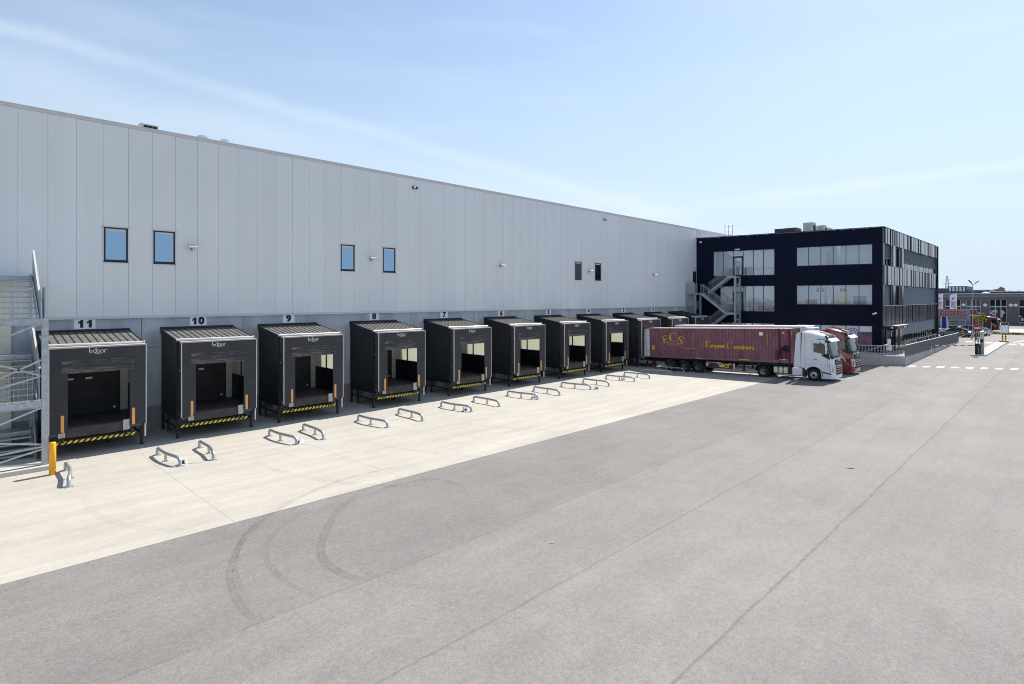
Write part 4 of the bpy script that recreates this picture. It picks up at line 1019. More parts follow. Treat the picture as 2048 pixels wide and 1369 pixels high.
hvac(76, 8.1, 2.0, 2.6, 1.40, 'roof_blue', 'low dark ventilation unit, leftmost on the office roof')
hvac(76.2, 10.6, 1.3, 1.1, 1.95, 'hvac_grey', 'tall pale ventilation unit with two fans on the office roof')
hvac(77.8, 11.5, 1.2, 1.0, 1.65, 'hvac_grey', 'second pale ventilation unit behind the tallest one')
hvac(79.6, 11.6, 1.2, .9, 1.50, 'hvac_grey', 'smallest pale ventilation unit, rightmost on the office roof')
t = thing('roof_ladder', (70.2, 2.9, 14.6), 'ladder cage rising above the office roof beside the warehouse', 'roof ladder')
b = MB()
for x, y in ((-.35, -.3), (.35, .35), (-.0, .0)): b.tube([(x, y, -.3), (x, y, 1.75)], .035, 6)
for z in (.5, 1.1, 1.72): b.tube([(-.35, -.3, z), (.35, .35, z)], .03, 6)
b.build('frame', 'galv', t)
# ---- furniture seen through the glass
def tablet(s_, o, z, label):
    t = thing('cafe_table', F3(s_, o, z), label, 'table', 'wooden tables behind the top floor glass')
    b = MB(); b.box(-.45, .45, -.8, .8, .98, 1.04); b.build('table_top', 'wood_light', t)
    for sx in (-1, 1):
        for sy in (-1, 1): b = MB(); b.bar((sx * .3, sy * .6, .98), (sx * .42, sy * .78, 0), .06); b.build('leg', 'wood_light', t)
tablet(S(6.5), -1.0, 9.57, 'light wooden table behind the top floor glass, nearest the stair door'); tablet(S(8.2), -1.0, 9.57, 'light wooden table behind the top floor glass, right of the other')
t = thing('cabinet', F3(S(6.1), -.7, 9.57), 'black cabinet behind the glass right of the top stair door', 'cabinet'); MBb = MB(); MBb.box(-.25, .25, -.35, .35, 0, 1.25); MBb.build('body', 'black_plastic', t)
t = thing('office_chair', F3(S(8.3), -.9, 5.32), 'white high backed office chair behind the middle floor glass', 'chair')
b = MB(); b.box(-.3, .3, -.3, .3, .5, .62); b.build('seat', 'white_plastic', t, .03); b = MB(); b.box(-.25, .25, -.38, -.28, .65, 1.7); b.build('backrest', 'white_plastic', t, .03); b = MB(); b.tube([(0, 0, .08), (0, 0, .5)], .04, 8); b.bar((-.3, 0, .06), (.3, 0, .06), .05); b.bar((0, -.3, .06), (0, .3, .06), .05); b.build('base', 'black_plastic', t)
t = thing('office_chair', F3(S(6.5), -1.0, 5.32), 'low green-grey armchair behind the middle floor glass', 'chair')
b = MB(); b.box(-.35, .35, -.35, .35, .2, .5); b.build('seat', 'leaf_far', t, .04); b = MB(); b.box(-.35, .35, -.42, -.3, .3, 1.2); b.build('backrest', 'leaf_far', t, .04)
t = thing('desk', F3(S(8.0), -2.2, 5.32), 'blue fronted desk behind the middle floor glass', 'desk'); b = MB(); b.box(-.4, .4, -1.2, 1.2, .72, .76); b.build('desk_top', 'white_plastic', t); b = MB(); b.box(-.42, -.38, -1.15, 1.15, .1, .72); b.build('front_panel', 'roof_blue', t)
t = thing('cardboard_box', F3(S(12.8), -.8, 6.25), 'brown cardboard box on the sill behind the middle row window', 'box'); b = MB(); b.box(-.3, .3, -.5, .5, 0, .62); b.build('carton', 'cardboard', t, .01)
b = MB(); b.box(-.305, .305, -.04, .04, .005, .625); b.build('tape', 'wood_light', t)
for k, s_ in enumerate((13.4, 13.9, 15.7, 16.05)):
    t = thing('pendant_lamp', F3(S(s_), -1.1, 7.72), 'dark pendant lamp behind the middle row glass, %s from the left' % ['first', 'second', 'third', 'fourth'][k], 'pendant lamp', 'dark pendant lamps in the middle row')
    b = MB(); b.lathe([(.05, .45), (.10, .3), (.20, 0), (.19, .0), (.06, .4)], (0, 0, 0), 'z', 12); b.build('lamp_shade', 'black_plastic', t); b = MB(); b.tube([(0, 0, .42), (0, 0, 1.22)], .012, 5); b.build('cord', 'black_plastic', t)
for (s_, o, z, w_, h_, m_, l_) in ((12.2, -4.9, 9.57, 1.6, 1.1, 'roof_blue', 'blue partition screen deep in the top floor office, far left'), (16.6, -4.6, 9.57, 2.2, 1.3, 'white_plastic', 'white cupboard deep in the top floor office, right'), (13.6, -4.2, 5.32, 1.8, 1.3, 'white_plastic', 'white cupboard deep in the middle floor office'), (17.3, -3.6, 5.32, 1.2, 1.9, 'dock_rib', 'tall dark cupboard deep in the middle floor office, right'), (5.9, -4.6, 5.32, 1.4, 1.6, 'plate_zinc', 'grey cupboard behind the middle floor glass by the stairs')):
    t = thing('cupboard', F3(S(s_), o, z), l_, 'cupboard'); b = MB(); b.box(-.25, .25, -w_ / 2, w_ / 2, .06, h_); b.build('body', m_, t, .01)
    b = MB(); b.box(-.262, -.252, -w_ / 2 + .03, -.01, .1, h_ - .04); b.build('door', m_, t); b = MB(); b.box(-.262, -.252, .01, w_ / 2 - .03, .1, h_ - .04); b.build('door', m_, t)
# ------------------------------------------------------------------ terrace, ramp and retaining wall
def rtop(x): return 1.12 - (x - 67.2) * (.70 / 42)
tag(flatpoly('terrace', [(60.5, 10.2), (67.1, 22.1), (67.2, 21.9), (71, 19.6), (70.6, 19.0), (68.6, 8)], .0, 'terrace', 1.10), kind='structure')
b = MB(); P_ = [(67.1, 22.1), (109.2, 21.35), (109.2, 19.62), (70.5, 19.58)]
b.hexa([(x, y, 0) for x, y in P_], [(x, y, rtop(x) - .03) for x, y in P_]); tag(b.build('ramp', 'terrace'), kind='structure')
rw = thing('retaining_wall', (0, 0, 0), 'low pale concrete retaining wall round the office terrace and ramp', 'retaining wall')
b = MB(); D_ = (Vector((67.27, 22.25)) - Vector((60.5, 10.4))); LW = D_.length; D_.normalize(); Nw = Vector((-D_.y, D_.x))
if Nw.x > 0: Nw = -Nw
k = 0.
while k < LW:
    e = min(LW, k + 2.1); a0 = Vector((67.27, 22.25)) - D_ * k; a1 = Vector((67.27, 22.25)) - D_ * (e - .012)
    q = [a0, a1, a1 - Nw * .2, a0 - Nw * .2]; b.hexa([(p.x, p.y, 0) for p in q], [(p.x, p.y, 1.16) for p in q]); k = e
b.build('front_wall', 'retaining', rw)
b = MB(); x = 67.27
while x < 109.2:
    e = min(109.3, x + 1.5); ya, yb = 22.25 - (x - 67.27) * .0181, 22.25 - (e - 67.27) * .0181
    b.hexa([(x, ya, 0), (e - .014, yb, 0), (e - .014, yb - .2, 0), (x, ya - .2, 0)], [(x, ya, rtop(x)), (e - .014, yb, rtop(e)), (e - .014, yb - .2, rtop(e)), (x, ya - .2, rtop(x))]); x = e
b.build('side_wall', 'retaining', rw)
pp = thing('ramp_parapet', (0, 0, 0), 'dark grey solid parapet along the office ramp', 'parapet')
b = MB(); x = 67.2
b.hexa([(67.2, 22.24, rtop(67.2) + .10), (109.2, 21.48, rtop(109.2) + .10), (109.2, 21.40, rtop(109.2) + .10), (67.2, 22.16, rtop(67.2) + .10)], [(67.2, 22.24, rtop(67.2) + 1.12), (109.2, 21.48, rtop(109.2) + 1.27), (109.2, 21.40, rtop(109.2) + 1.27), (67.2, 22.16, rtop(67.2) + 1.12)])
b.build('parapet_panel', 'parapet_dark', pp)
b = MB(); b.bar((67.2, 22.20, rtop(67.2) + 1.135), (109.2, 21.44, rtop(109.2) + 1.285), .10, .03); b.build('coping', 'trim_light', pp)
b = MB(); x = 67.6
while x < 109: y = 22.20 - (x - 67.2) * .0181; b.box(x, x + .42, y - .03, y + .03, rtop(x) - .02, rtop(x) + .11); x += 1.05
b.build('bracket', 'dark_void', pp)
def railing(P, h, label, step=.13, m='frame_navy'):
    t = thing('railing', (0, 0, 0), label, 'railing'); b = MB(); b2 = MB()
    for i in range(len(P) - 1):
        a, c = Vector(P[i]), Vector(P[i + 1]); n = max(1, int((c - a).length / step)); H = Vector((0, 0, h))
        b.bar(a + H, c + H, .05); b.bar(a + H * .08, c + H * .08, .03)
        for k in range(n + 1): q = a + (c - a) * k / n; b2.bar(q + H * .08, q + H, .022)
    b.build('rail', 'galv', t); b2.build('baluster', 'trim_light', t); return t
e0 = Vector((67.27, 22.2)) - D_ * 9
railing([(e0.x + .1, e0.y, 1.12), (67.2, 22.12, 1.12)], 1.08, 'steel baluster railing on the retaining wall behind the red truck')
t = thing('stair_handrail', (0, 0, 0), 'sloping tube handrail at the terrace steps behind the red truck', 'handrail')
b = MB(); b.tube([(66.0, 18.4, 1.25), (67.6, 20.4, 2.2), (68.0, 20.8, 2.2)], .035, 8); b.tube([(67.6, 20.4, 2.2), (67.6, 20.4, 1.1)], .03, 8); b.build('rail', 'galv', t)
t = thing('notice_board', (66.66, 20.98, 1.1), 'white two sheet notice on the railing at the office entrance', 'notice board')
b = MB(); b.box(-.03, .03, -.03, .03, 0, 1.9); b.build('post', 'galv', t)
b = MB(); b.box(-.06, -.04, -.22, .22, .62, 1.15); b.box(-.06, -.04, -.15, .15, 1.2, 1.75); b.build('sheet', 'sign_white', t)
# ------------------------------------------------------------------ lorries
def make_wheel(parent, x, y, z, side, r=.5, w=.30, rim='rim_alu', dual=False, holes=10):
    """side -1: outer face towards -X"""
    W_ = .58 if dual else w
    b = MB(); s = side
    b.lathe([(r * .56, 0), (r * .60, 0), (r * .93, s * -.0), (r, s * -.035), (r, s * -(W_ - .035)), (r * .93, s * -W_), (r * .6, s * -W_)], (x, y, z), 'x', 32)
    for k in range(4): b.lathe([(r + .001, s * -(.06 + k * .05)), (r + .006, s * -(.065 + k * .05)), (r + .006, s * -(.085 + k * .05)), (r + .001, s * -(.09 + k * .05))], (x, y, z), 'x', 32)
    t = b.build('wheel', 'tyre', parent)
    b = MB()
    if dual or rim == 'rim_grey':
        b.lathe([(r * .60, s * -.005), (r * .55, s * -.02), (r * .50, s * -.10), (r * .46, s * -.15), (r * .2, s * -.15), (0, s * -.15)], (x, y, z), 'x', 28)
    else:
        b.lathe([(r * .60, s * -.005), (r * .55, s * -.01), (r * .50, s * -.06), (r * .40, s * .0), (r * .22, s * .02), (0, s * .02)], (x, y, z), 'x', 28)
    b.build('rim', rim, t)
    b = MB(); off = -.145 if (dual or rim == 'rim_grey') else -.02
    for k in range(holes):
        a = 2 * math.pi * k / holes; b.lathe([(0, 0), (r * .065, 0), (r * .065, s * .012), (0, s * .014)], (x + s * (off + (.01 if dual or rim == 'rim_grey' else .0)), y + math.cos(a) * r * .42, z + math.sin(a) * r * .42), 'x', 8)
    b.lathe([(r * .20, s * off), (r * .19, s * (off + .10)), (r * .1, s * (off + .13)), (0, s * (off + .13))], (x, y, z), 'x', 14); b.build('hub', 'dock_steel', t)
    return t
def fender_arc(parent, x0, x1, y, z, r, a0, a1, m='chassis_black', th=.03, n=12):
    b = MB()
    for k in range(n):
        p, q = R(a0 + (a1 - a0) * k / n), R(a0 + (a1 - a0) * (k + 1) / n)
        A = [(y + math.cos(p) * r, z + math.sin(p) * r), (y + math.cos(q) * r, z + math.sin(q) * r), (y + math.cos(q) * (r + th), z + math.sin(q) * (r + th)), (y + math.cos(p) * (r + th), z + math.sin(p) * (r + th))]
        b.prism(A, 'x', x0, x1)
    return b.build('mudguard', m, parent)
ARCH = [(.63 * math.cos(R(a)), .50 + .66 * math.sin(R(a))) for a in range(0, 151, 15)]
CAB = [(-.96, 1.05), (-.82, 3.95), (-.66, 4.08), (-.3, 4.07), (.10, 3.98), (.55, 3.84), (.96, 3.66), (1.06, 3.40), (1.25, 2.65), (1.42, 1.95), (1.47, 1.80), (1.50, 1.35), (1.53, .95), (1.54, .42), (1.48, .24), (1.2, .22), (.66, .24)] + ARCH + [(-.62, .86), (-.70, 1.02)]
def cabpt(y, z, x):
    ax = abs(x); e = max(0, ax - .95) / .30; f = min(1, max(0, (y - .45) / .6))
    y2 = y - (.20 * e ** 2.0 + .035 * ax * ax) * f
    z2 = z - (.20 * max(0, (ax - .8) / .45) ** 2.2 if z > 3.3 else 0) * (min(1, (z - 3.3) / .4) if z > 3.3 else 0)
    return (x, y2, z2)
XS = [-1.25, -1.20, -1.10, -.9, -.5, 0, .5, .9, 1.10, 1.20, 1.25]
WINQ = [(.06, 2.38), (.06, 3.07), (.80, 3.02), (.93, 2.75), (.97, 2.16), (.55, 2.28)]
def make_tractor(loc, rx, paint, label, red=False):
    t = thing('truck_tractor', loc, label, 'truck', rx=rx)
    b = MB(); n = len(CAB)
    vs = [cabpt(y, z, x) for x in XS for y, z in CAB]; fs = []
    for i in range(len(XS) - 1):
        for k in range(n):
            if 8 <= k <= 8 or k == 7:      # windscreen opening left for the glass
                if 1 <= i <= len(XS) - 3: continue
            fs.append((i * n + k, i * n + (k + 1) % n, (i + 1) * n + (k + 1) % n, (i + 1) * n + k))
    b.add(vs, fs, 0, True)
    for x in (XS[0], XS[-1]):
        o = [Vector(cabpt(y, z, x)) for y, z in CAB]; h = [Vector((x, y, z)) for y, z in WINQ]
        O2 = [Vector((p.y, p.z, 0)) for p in o]; H2 = [Vector((p.y, p.z, 0)) for p in h]
        b.add(o + h, [tuple(f) for f in tessellate_polygon([O2, H2])])
    cab = b.build('cab', paint, t)
    md = cab.modifiers.new('n', 'EDGE_SPLIT'); md.split_angle = R(38)
    b = MB(); b.box(-1.2, 1.2, -.9, -.85, 1.1, 3.9); b.box(-1.2, 1.2, -.85, 1.25, 1.55, 1.62); b.box(-1.2, 1.2, -.85, .0, 3.2, 3.25); b.box(-1.2, 1.2, -.85, .9, 3.5, 3.52); b.build('cab_lining', 'dark_void', cab)
    b = MB()
    for x in (-.62, .62): b.box(x - .25, x + .25, -.15, .35, 1.62, 2.05); b.box(x - .24, x + .24, -.25, -.1, 2.0, 2.75)
    b.build('seat', 'dock_rib', cab, .03)
    b = MB(); b.box(-1.1, 1.1, .78, 1.18, 1.62, 2.12); b.tube([(.62 + .2 * math.cos(a * .524), .62 + .08 * math.sin(a * .524), 2.2 + .18 * math.sin(a * .524)) for a in range(13)], .018, 6, cap=False); b.build('dashboard', 'chassis_black', cab)
    # glass
    b = MB()
    for i in range(1, len(XS) - 2):
        q = []
        for k in (7, 8, 9):
            q += [Vector(cabpt(*CAB[k], XS[i])) + Vector((0, .006, 0)), Vector(cabpt(*CAB[k], XS[i + 1])) + Vector((0, .006, 0))]
        b.add(q, [(0, 1, 3, 2), (2, 3, 5, 4)], 0, True)
    b.build('windscreen', 'glass_cab', cab)
    for x in (-1.243, 1.243):
        b = MB(); b.add([(x, y, z) for y, z in WINQ], [tuple(range(len(WINQ)))]); b.build('side_window', 'glass_cab', cab)
        s = 1 if x > 0 else -1; xo = s * 1.252
        b = MB()
        fr = WINQ
        for i in range(len(fr)):
            p, q = Vector(fr[i]), Vector(fr[(i + 1) % len(fr)]); b.bar((xo, p.x, p.y), (xo, q.x, q.y), .012, .05, up=(1, 0, 0))
        # dark lower corner trim between window and grille
        b.prism([(.97, 2.18), (.60, 2.20), (.66, 2.05), (1.15, 1.80), (1.235, 1.77), (1.20, 2.0), (1.10, 2.5), (1.05, 2.62)], 'x', min(xo, xo - s * .012), max(xo, xo - s * .012)); b.build('window_surround', 'hazard_black', cab)
        # panel seams and handle
        b = MB()
        for a, c in (((-.02, 1.12), (-.02, 3.12)), ((-.02, 3.12), (.84, 3.08)), ((-.62, 1.1), (-.62, 4.0)), ((-.62, 1.75), (-.02, 1.72)), ((-.02, 1.45), (1.16, 1.30)), ((-.62, 3.28), (-.02, 3.22)), ((1.02, 1.85), (1.02, 1.0)), ((-.62, 1.35), (-.02, 1.33))):
            b.bar((xo, *a), (xo, *c), .006, .016, up=(1, 0, 0))
        b.build('panel_seam', 'dark_joint', cab)
        b = MB(); b.box(min(xo, xo + s * .03), max(xo, xo + s * .03), .06, .28, 1.72, 1.77); b.build('door_handle', 'black_plastic', cab)
        # mirrors
        b = MB(); b.box(s * 1.30 - .08, s * 1.30 + .08, .92, 1.04, 2.25, 3.05); b.box(s * 1.28 - .1, s * 1.28 + .1, .92, 1.05, 3.05, 3.12); b.build('mirror', paint if not red else 'chassis_black', t, .03)
        b = MB(); b.bar((s * 1.2, .92, 3.1), (s * 1.34, .95, 3.14), .05); b.bar((s * 1.2, .95, 2.3), (s * 1.34, .98, 2.3), .04); b.box(s * 1.22 - .09, s * 1.22 + .09, .50, .60, 3.04, 3.14); b.build('mirror_arm', 'black_plastic', t)
        # fairing behind the cab
        b = MB(); b.prism([(-1.55, 1.08), (-1.30, 3.70), (-1.20, 3.90), (-.98, 3.92), (-.98, 1.08)], 'x', min(s * 1.16, s * 1.23), max(s * 1.16, s * 1.23)); b.build('side_fairing', paint, t, .02)
        # headlight
        b = MB(); b.hexa([(s * .80, 1.46, .72), (s * 1.18, 1.30, .72), (s * 1.18, 1.41, .72), (s * .80, 1.56, .72)], [(s * .84, 1.42, 1.36), (s * 1.20, 1.22, 1.40), (s * 1.20, 1.35, 1.40), (s * .84, 1.53, 1.36)]); hl = b.build('headlight', 'lamp_clear', t, .015)
        b = MB(); b.box(s * 1.12 - .03, s * 1.12 + .03, 1.36, 1.445, .85, 1.05); b.build('indicator', 'amber', hl); b = MB(); b.bar((s * 1.235, 1.17, 1.48), (s * 1.235, 1.24, .75), .03, .03); b.build('headlight_edge', 'hazard_black', hl)
        b = MB(); b.bar((s * 1.245, .64, .76), (s * 1.235, 1.30, .62), .03, .10); b.box(s * 1.2 - .04, s * 1.2 + .04, .82, 1.10, .40, .56); b.build('bumper_step', 'chassis_blue', t)
        fender_arc(t, min(s * 1.0, s * 1.262), max(s * 1.0, s * 1.262), 0, .50, .625, -8, 165, 'chassis_blue', .05)
        make_wheel(t, s * 1.22, 0, .50, s)
        make_wheel(t, s * 1.24, -4.04, .50, s, dual=True, rim='rim_alu' if not red else 'rim_grey')
        fender_arc(t, min(s * .62, s * 1.26), max(s * .62, s * 1.26), -4.04, .50, .66, 10, 175, 'chassis_blue', .05)
    b = MB(); b.box(-.82, .82, 1.44, 1.525, 1.30, 1.78); b.box(-.78, .78, 1.44, 1.565, .56, 1.22); g = b.build('grille', 'hazard_black', t)
    b = MB()
    for z in (1.15, .97, .78): b.box(-.72, .72, 1.565, 1.582, z - .035, z)
    for z in (1.42, 1.52, 1.62): b.box(-.76, .76, 1.525, 1.532, z, z + .012)
    b.build('grille_bar', 'rim_alu', g)
    b = MB(); b.box(-.95, .95, 1.40, 1.475, 1.83, 1.88); fp_ = b.build('emblem_bar', 'lamp_clear', t)
    b = MB(); b.bar((-.05, 1.475, 1.86), (.28, 1.44, 2.10), .02, .05); b.build('emblem', 'chrome', fp_); b = MB(); 
    for i in range(1, len(XS) - 2):
        q = []
        for z_ in (2.16, 1.96, 1.83):
            y_ = 1.42 + (1.95 - z_) * .32 if z_ > 1.9 else 1.46
            for xx in (XS[i], XS[i + 1]): q.append(Vector(cabpt(y_, z_, xx)) + Vector((0, .016, 0)))
        b.add(q, [(0, 1, 3, 2), (2, 3, 5, 4)], 0, True)
    b.build('lower_screen_panel', 'hazard_black', t, recalc=False)
    b = MB(); b.box(-.27, .27, 1.53, 1.565, .34, .46); b.build('number_plate', 'sign_white', t)
    # visor and forehead lamps
    b = MB(); b.prism([(1.02, 3.34), (1.30, 3.16), (1.34, 3.20), (1.08, 3.46)], 'x', -1.1, 1.1); b.build('sun_visor', 'trailer_white', t, .01)
    b = MB(); b.prism([(.98, 3.40), (1.08, 3.42), (1.05, 3.60), (.92, 3.72), (.86, 3.68)], 'x', -1.12, 1.12); fh = b.build('forehead_panel', 'chassis_blue', t, .01)
    b = MB()
    for x in (-1.0, -.8, .8, 1.0): b.lathe([(0, .0), (.07, 0), (.06, .03), (0, .04)], (x, 1.04, 3.55), 'y', 10)
    b.build('lamp', 'lamp_clear', fh)
    b = MB(); b.hexa([(-.35, .30, 3.925), (.35, .30, 3.925), (.35, .92, 3.69), (-.35, .92, 3.69)], [(-.33, .32, 3.965), (.33, .32, 3.965), (.33, .90, 3.735), (-.33, .90, 3.735)]); b.build('roof_hatch', 'hazard_black', t)
    b = MB(); b.tube([(-1.0, -.55, 4.0), (-1.0, -.60, 4.22)], .015, 5); b.build('antenna', 'black_plastic', t)
    # chassis, tank, boxes
    b = MB()
    for x in (-.42, .36): b.box(x, x + .06, -4.9, 1.2, .72, .98)
    b.box(-.45, .45, -4.95, -4.8, .6, .98); b.box(-.9, .9, -.1, .1, .42, .58); b.box(-.9, .9, -4.14, -3.94, .42, .60); b.lathe([(0, 0), (.55, 0), (.55, .09), (0, .09)], (0, -3.7, 1.02), 'z', 16); b.build('chassis', 'chassis_black', t)
    for s in (-1, 1):
        b = MB()
        for (ya, yb) in ((-3.17, -2.82), (-2.76, -2.42), (-2.36, -2.02)):
            b.prism([(s * .62, .42), (s * 1.18, .42), (s * 1.23, .50), (s * 1.23, .92), (s * 1.16, 1.02), (s * .62, 1.02)], 'y', ya, yb)
        tk = b.build('fuel_tank', 'steel_tank', t, .02); b = MB()
        for y in (-3.19, -2.79, -2.39): b.box(min(s * .7, s * 1.238), max(s * .7, s * 1.238), y, y + .045, .44, 1.0)
        b.build('strap', 'hazard_black', tk)
        b = MB(); b.box(min(s * .65, s * 1.2), max(s * .65, s * 1.2), -2.0, -1.66, .42, 1.0); b.build('battery_box', 'chassis_blue', t)
        b = MB(); b.box(min(s * .7, s * 1.25), max(s * .7, s * 1.25), -1.66, -.86, .38, .98); bx = b.build('storage_box', paint, t, .05)
        b = MB(); b.box(s * 1.252 - .004, s * 1.252 + .004, -.98, -.88, .5, .56); b.build('side_marker', 'amber', bx)
        b = MB(); b.box(min(s * .9, s * 1.22), max(s * .9, s * 1.22), -.86, -.60, .28, 1.0); b.build('step', 'chassis_blue', t)
    return t
g_ = gz(19.19)
tw = make_tractor((50.90, 19.19, g_), .0265, 'truck_white', 'white truck tractor coupled to the purple container trailer')
tr = make_tractor((56.80, 19.10, g_), .0265, 'truck_red', 'red truck tractor with a white side stripe, behind the white truck', red=True)
o = text('ASP 416', 'lettering', (-1.262, .62, 3.40), .15, 'ink', tw, face='cam', align='CENTER', bold=.004)
text('VOLVO', 'lettering', (0, 1.54, 1.70), .16, 'chrome', tw, bold=.004); text('VOLVO', 'lettering', (0, 1.54, 1.70), .16, 'chrome', tr, bold=.004)
b = MB()
pts = [(.10 + k * .1, 1.97 - .010 * k * k * 1.3) for k in range(9)]
for i in range(8): b.prism([(pts[i][0], pts[i][1] - .02 - .008 * i), (pts[i + 1][0], pts[i + 1][1] - .03 - .008 * i), (pts[i + 1][0], pts[i + 1][1] + .04), (pts[i][0], pts[i][1] + .02 + .010 * i)], 'x', -1.262, -1.256)
b.build('side_stripe', 'trailer_white', tr)
# ---- chassis trailer and container
RX = .0335; C0 = (50.90, 4.05, 1.05)
def trailer(loc, label, with_box=True, white=False):
    t = thing('semi_trailer', loc, label, 'trailer', rx=RX if not white else .0265)
    cm = 'chassis_black'
    b = MB()
    for x in (-.50, .42): b.box(x, x + .08, -.6, 12.6, -.40, -.08)
    for k in range(9): b.box(-1.15, 1.15, -.5 + k * 1.6, -.38 + k * 1.6, -.16, -.02)
    b.build('chassis', cm, t)
    b = MB(); b.box(-1.2, 1.2, -.9, -.75, -.95, -.80); b.box(-.6, -.5, -.85, -.7, -.9, -.2); b.box(.5, .6, -.85, -.7, -.9, -.2); b.build('rear_bumper', 'chassis_purple' if not white else cm, t)
    for k, y in enumerate((2.32, 3.72, 5.10)):
        for s in (-1, 1):
            make_wheel(t, s * 1.22, y, -.76, s, r=.52, w=.38, rim='rim_grey')
            fender_arc(t, min(s * .8, s * 1.25), max(s * .8, s * 1.25), y, -.76, .61, 12, 168, 'chassis_blue', .02)
        b = MB(); b.tube([(-1, y, -.76), (1, y, -.76)], .07, 8); b.build('axle', cm, t)
    for s in (-1, 1):
        b = MB(); b.box(s * .95 - .07, s * .95 + .07, 9.22, 9.36, -.80, -.1); b.box(s * .95 - .14, s * .95 + .14, 9.12, 9.46, -.86, -.80); b.build('landing_leg', cm, t)
        b = MB(); b.box(s * 1.0 - .05, s * 1.0 + .05, .35, .45, -.95, -.2); b.build('mudflap_post', cm, t)
    if with_box:
        b = MB(); b.box(-1.24, -1.16, 5.80, 8.45, -.74, -.28); sb = b.build('side_box', 'chassis_purple', t, .01)
        b = MB(); b.tube([(-1.2, 8.52, -.72), (-1.2, 8.52, -.25)], .09, 10); b.build('box_end_tube', 'lamp_clear', sb)
        b = MB(); b.box(-1.252, -1.243, 7.02, 7.48, -.42, -.28); b.build('yellow_plate', 'hazard_yellow', sb)
        b = MB(); b.box(-1.252, -1.243, 7.18, 7.45, -.60, -.47); b.box(-1.252, -1.243, 8.05, 8.3, -.36, -.28); b.box(-1.252, -1.243, 5.95, 6.10, -.55, -.33); b.box(-1.252, -1.243, 5.89, 6.16, -.36, -.31); b.build('sticker', 'sign_white', sb)
        text('200', 'lettering', (-1.256, 7.26, -.35), .13, 'ink', sb, face='cam', bold=.006)
        text('ECS', 'lettering', (-1.250, 7.76, -.50), .42, 'hazard_yellow', sb, face='cam', bold=.022, wid=.92)
        b = MB(); b.box(-1.22, -1.19, 5.9, 7.3, -.24, -.20); b.build('side_rail', 'alu_white', t)
    b = MB(); b.box(-1.0, 1.0, 11.2, 13.2, -.22, -.03); b.build('gooseneck', cm, t)
    return t
trailer(C0, 'black and purple container chassis trailer under the purple container')
cn_ = thing('shipping_container', C0, 'long purple shipping container with yellow lettering, rusty and corrugated', 'shipping container', rx=RX)
YA, YB_, HC = -.90, 13.36, 2.90
def corr(mb, y0, y1, x, s, z0_, z1_, pitch=.29, d=.045):
    n = round((y1 - y0) / pitch); p = (y1 - y0) / n; pts = []
    for k in range(n):
        a = y0 + k * p; pts += [(a, x), (a + p * .30, x), (a + p * .45, x - s * d), (a + p * .85, x - s * d)]
    pts.append((y1, x))
    for i in range(len(pts) - 1):
        mb.add([(pts[i][1], pts[i][0], z0_), (pts[i + 1][1], pts[i + 1][0], z0_), (pts[i + 1][1], pts[i + 1][0], z1_), (pts[i][1], pts[i][0], z1_)], [(0, 1, 2, 3)])
for s in (-1, 1): b = MB(); corr(b, YA + .15, YB_ - .15, s * 1.225, s, .26, HC - .06, d=.075); b.build('side_panel', 'container_paint', cn_, recalc=False)
b = MB()
n = 9
for k in range(n):
    a = -1.1 + k * 2.2 / n; p = 2.2 / n
    for q in ((a, a + p * .3, 0, 0), (a + p * .3, a + p * .45, 0, .04), (a + p * .45, a + p * .85, .04, .04), (a + p * .85, a + p, .04, 0)):
        b.add([(q[0], YB_ - .03 - q[2], .2), (q[1], YB_ - .03 - q[3], .2), (q[1], YB_ - .03 - q[3], HC - .1), (q[0], YB_ - .03 - q[2], HC - .1)], [(0, 1, 2, 3)])
b.build('front_panel', 'container_paint', cn_, recalc=False)
for s in (-1, 1):
    for y in (YA, 12.4, YB_ - .15):
        b = MB(); b.box(min(s * 1.10, s * 1.25), max(s * 1.10, s * 1.25), y, y + .15, .0, HC); b.build('corner_post', 'container_post', cn_, .01)
b = MB()
for s in (-1, 1): b.box(min(s * 1.15, s * 1.25), max(s * 1.15, s * 1.25), YA + .15, YB_ - .15, HC - .07, HC - .005); b.box(min(s * 1.12, s * 1.252), max(s * 1.12, s * 1.252), YA + .15, YB_ - .15, .0, .25); b.box(min(s * 1.25, s * 1.265), max(s * 1.25, s * 1.265), YA + .15, YB_ - .15, .225, .262)
b.box(-1.1, 1.1, YB_ - .12, YB_, HC - .10, HC); b.box(-1.1, 1.1, YB_ - .12, YB_, 0, .2); b.build('rail', 'container_paint', cn_)
b = MB()
for y in (YA, 12.38, YB_ - .16):
    for s in (-1, 1): b.box(min(s * 1.08, s * 1.262), max(s * 1.08, s * 1.262), y - .01, y + .17, HC - .115, HC + .008); b.box(min(s * 1.08, s * 1.262), max(s * 1.08, s * 1.262), y - .01, y + .17, -.01, .11)
b.build('corner_casting', 'container_post', cn_, .008)
b = MB(); b.box(-1.16, 1.16, YA, YB_ - .12, HC - .06, HC - .03); n = 40
for k in range(n): b.box(-1.05, 1.05, YA + .3 + k * .335, YA + .46 + k * .335, HC - .03, HC - .005)
b.build('roof', 'container_roof', cn_)
# open rear door leaf folded along the side
b = MB(); b.box(-1.33, -1.27, -1.02, .02, .06, 2.80); dl = b.build('rear_door', 'white_plastic', cn_, .01)
dl['label'] = 'white rear door leaf folded back against the side'
b = MB()
for z in (.10, .75, 1.45, 2.1, 2.65): b.box(-1.345, -1.33, -.98, -.0, z, z + .045)
for y in (-.30, -.75): b.tube([(-1.36, y, .1), (-1.36, y, 2.75)], .018, 6)
b.build('lock_rod', 'galv', dl)
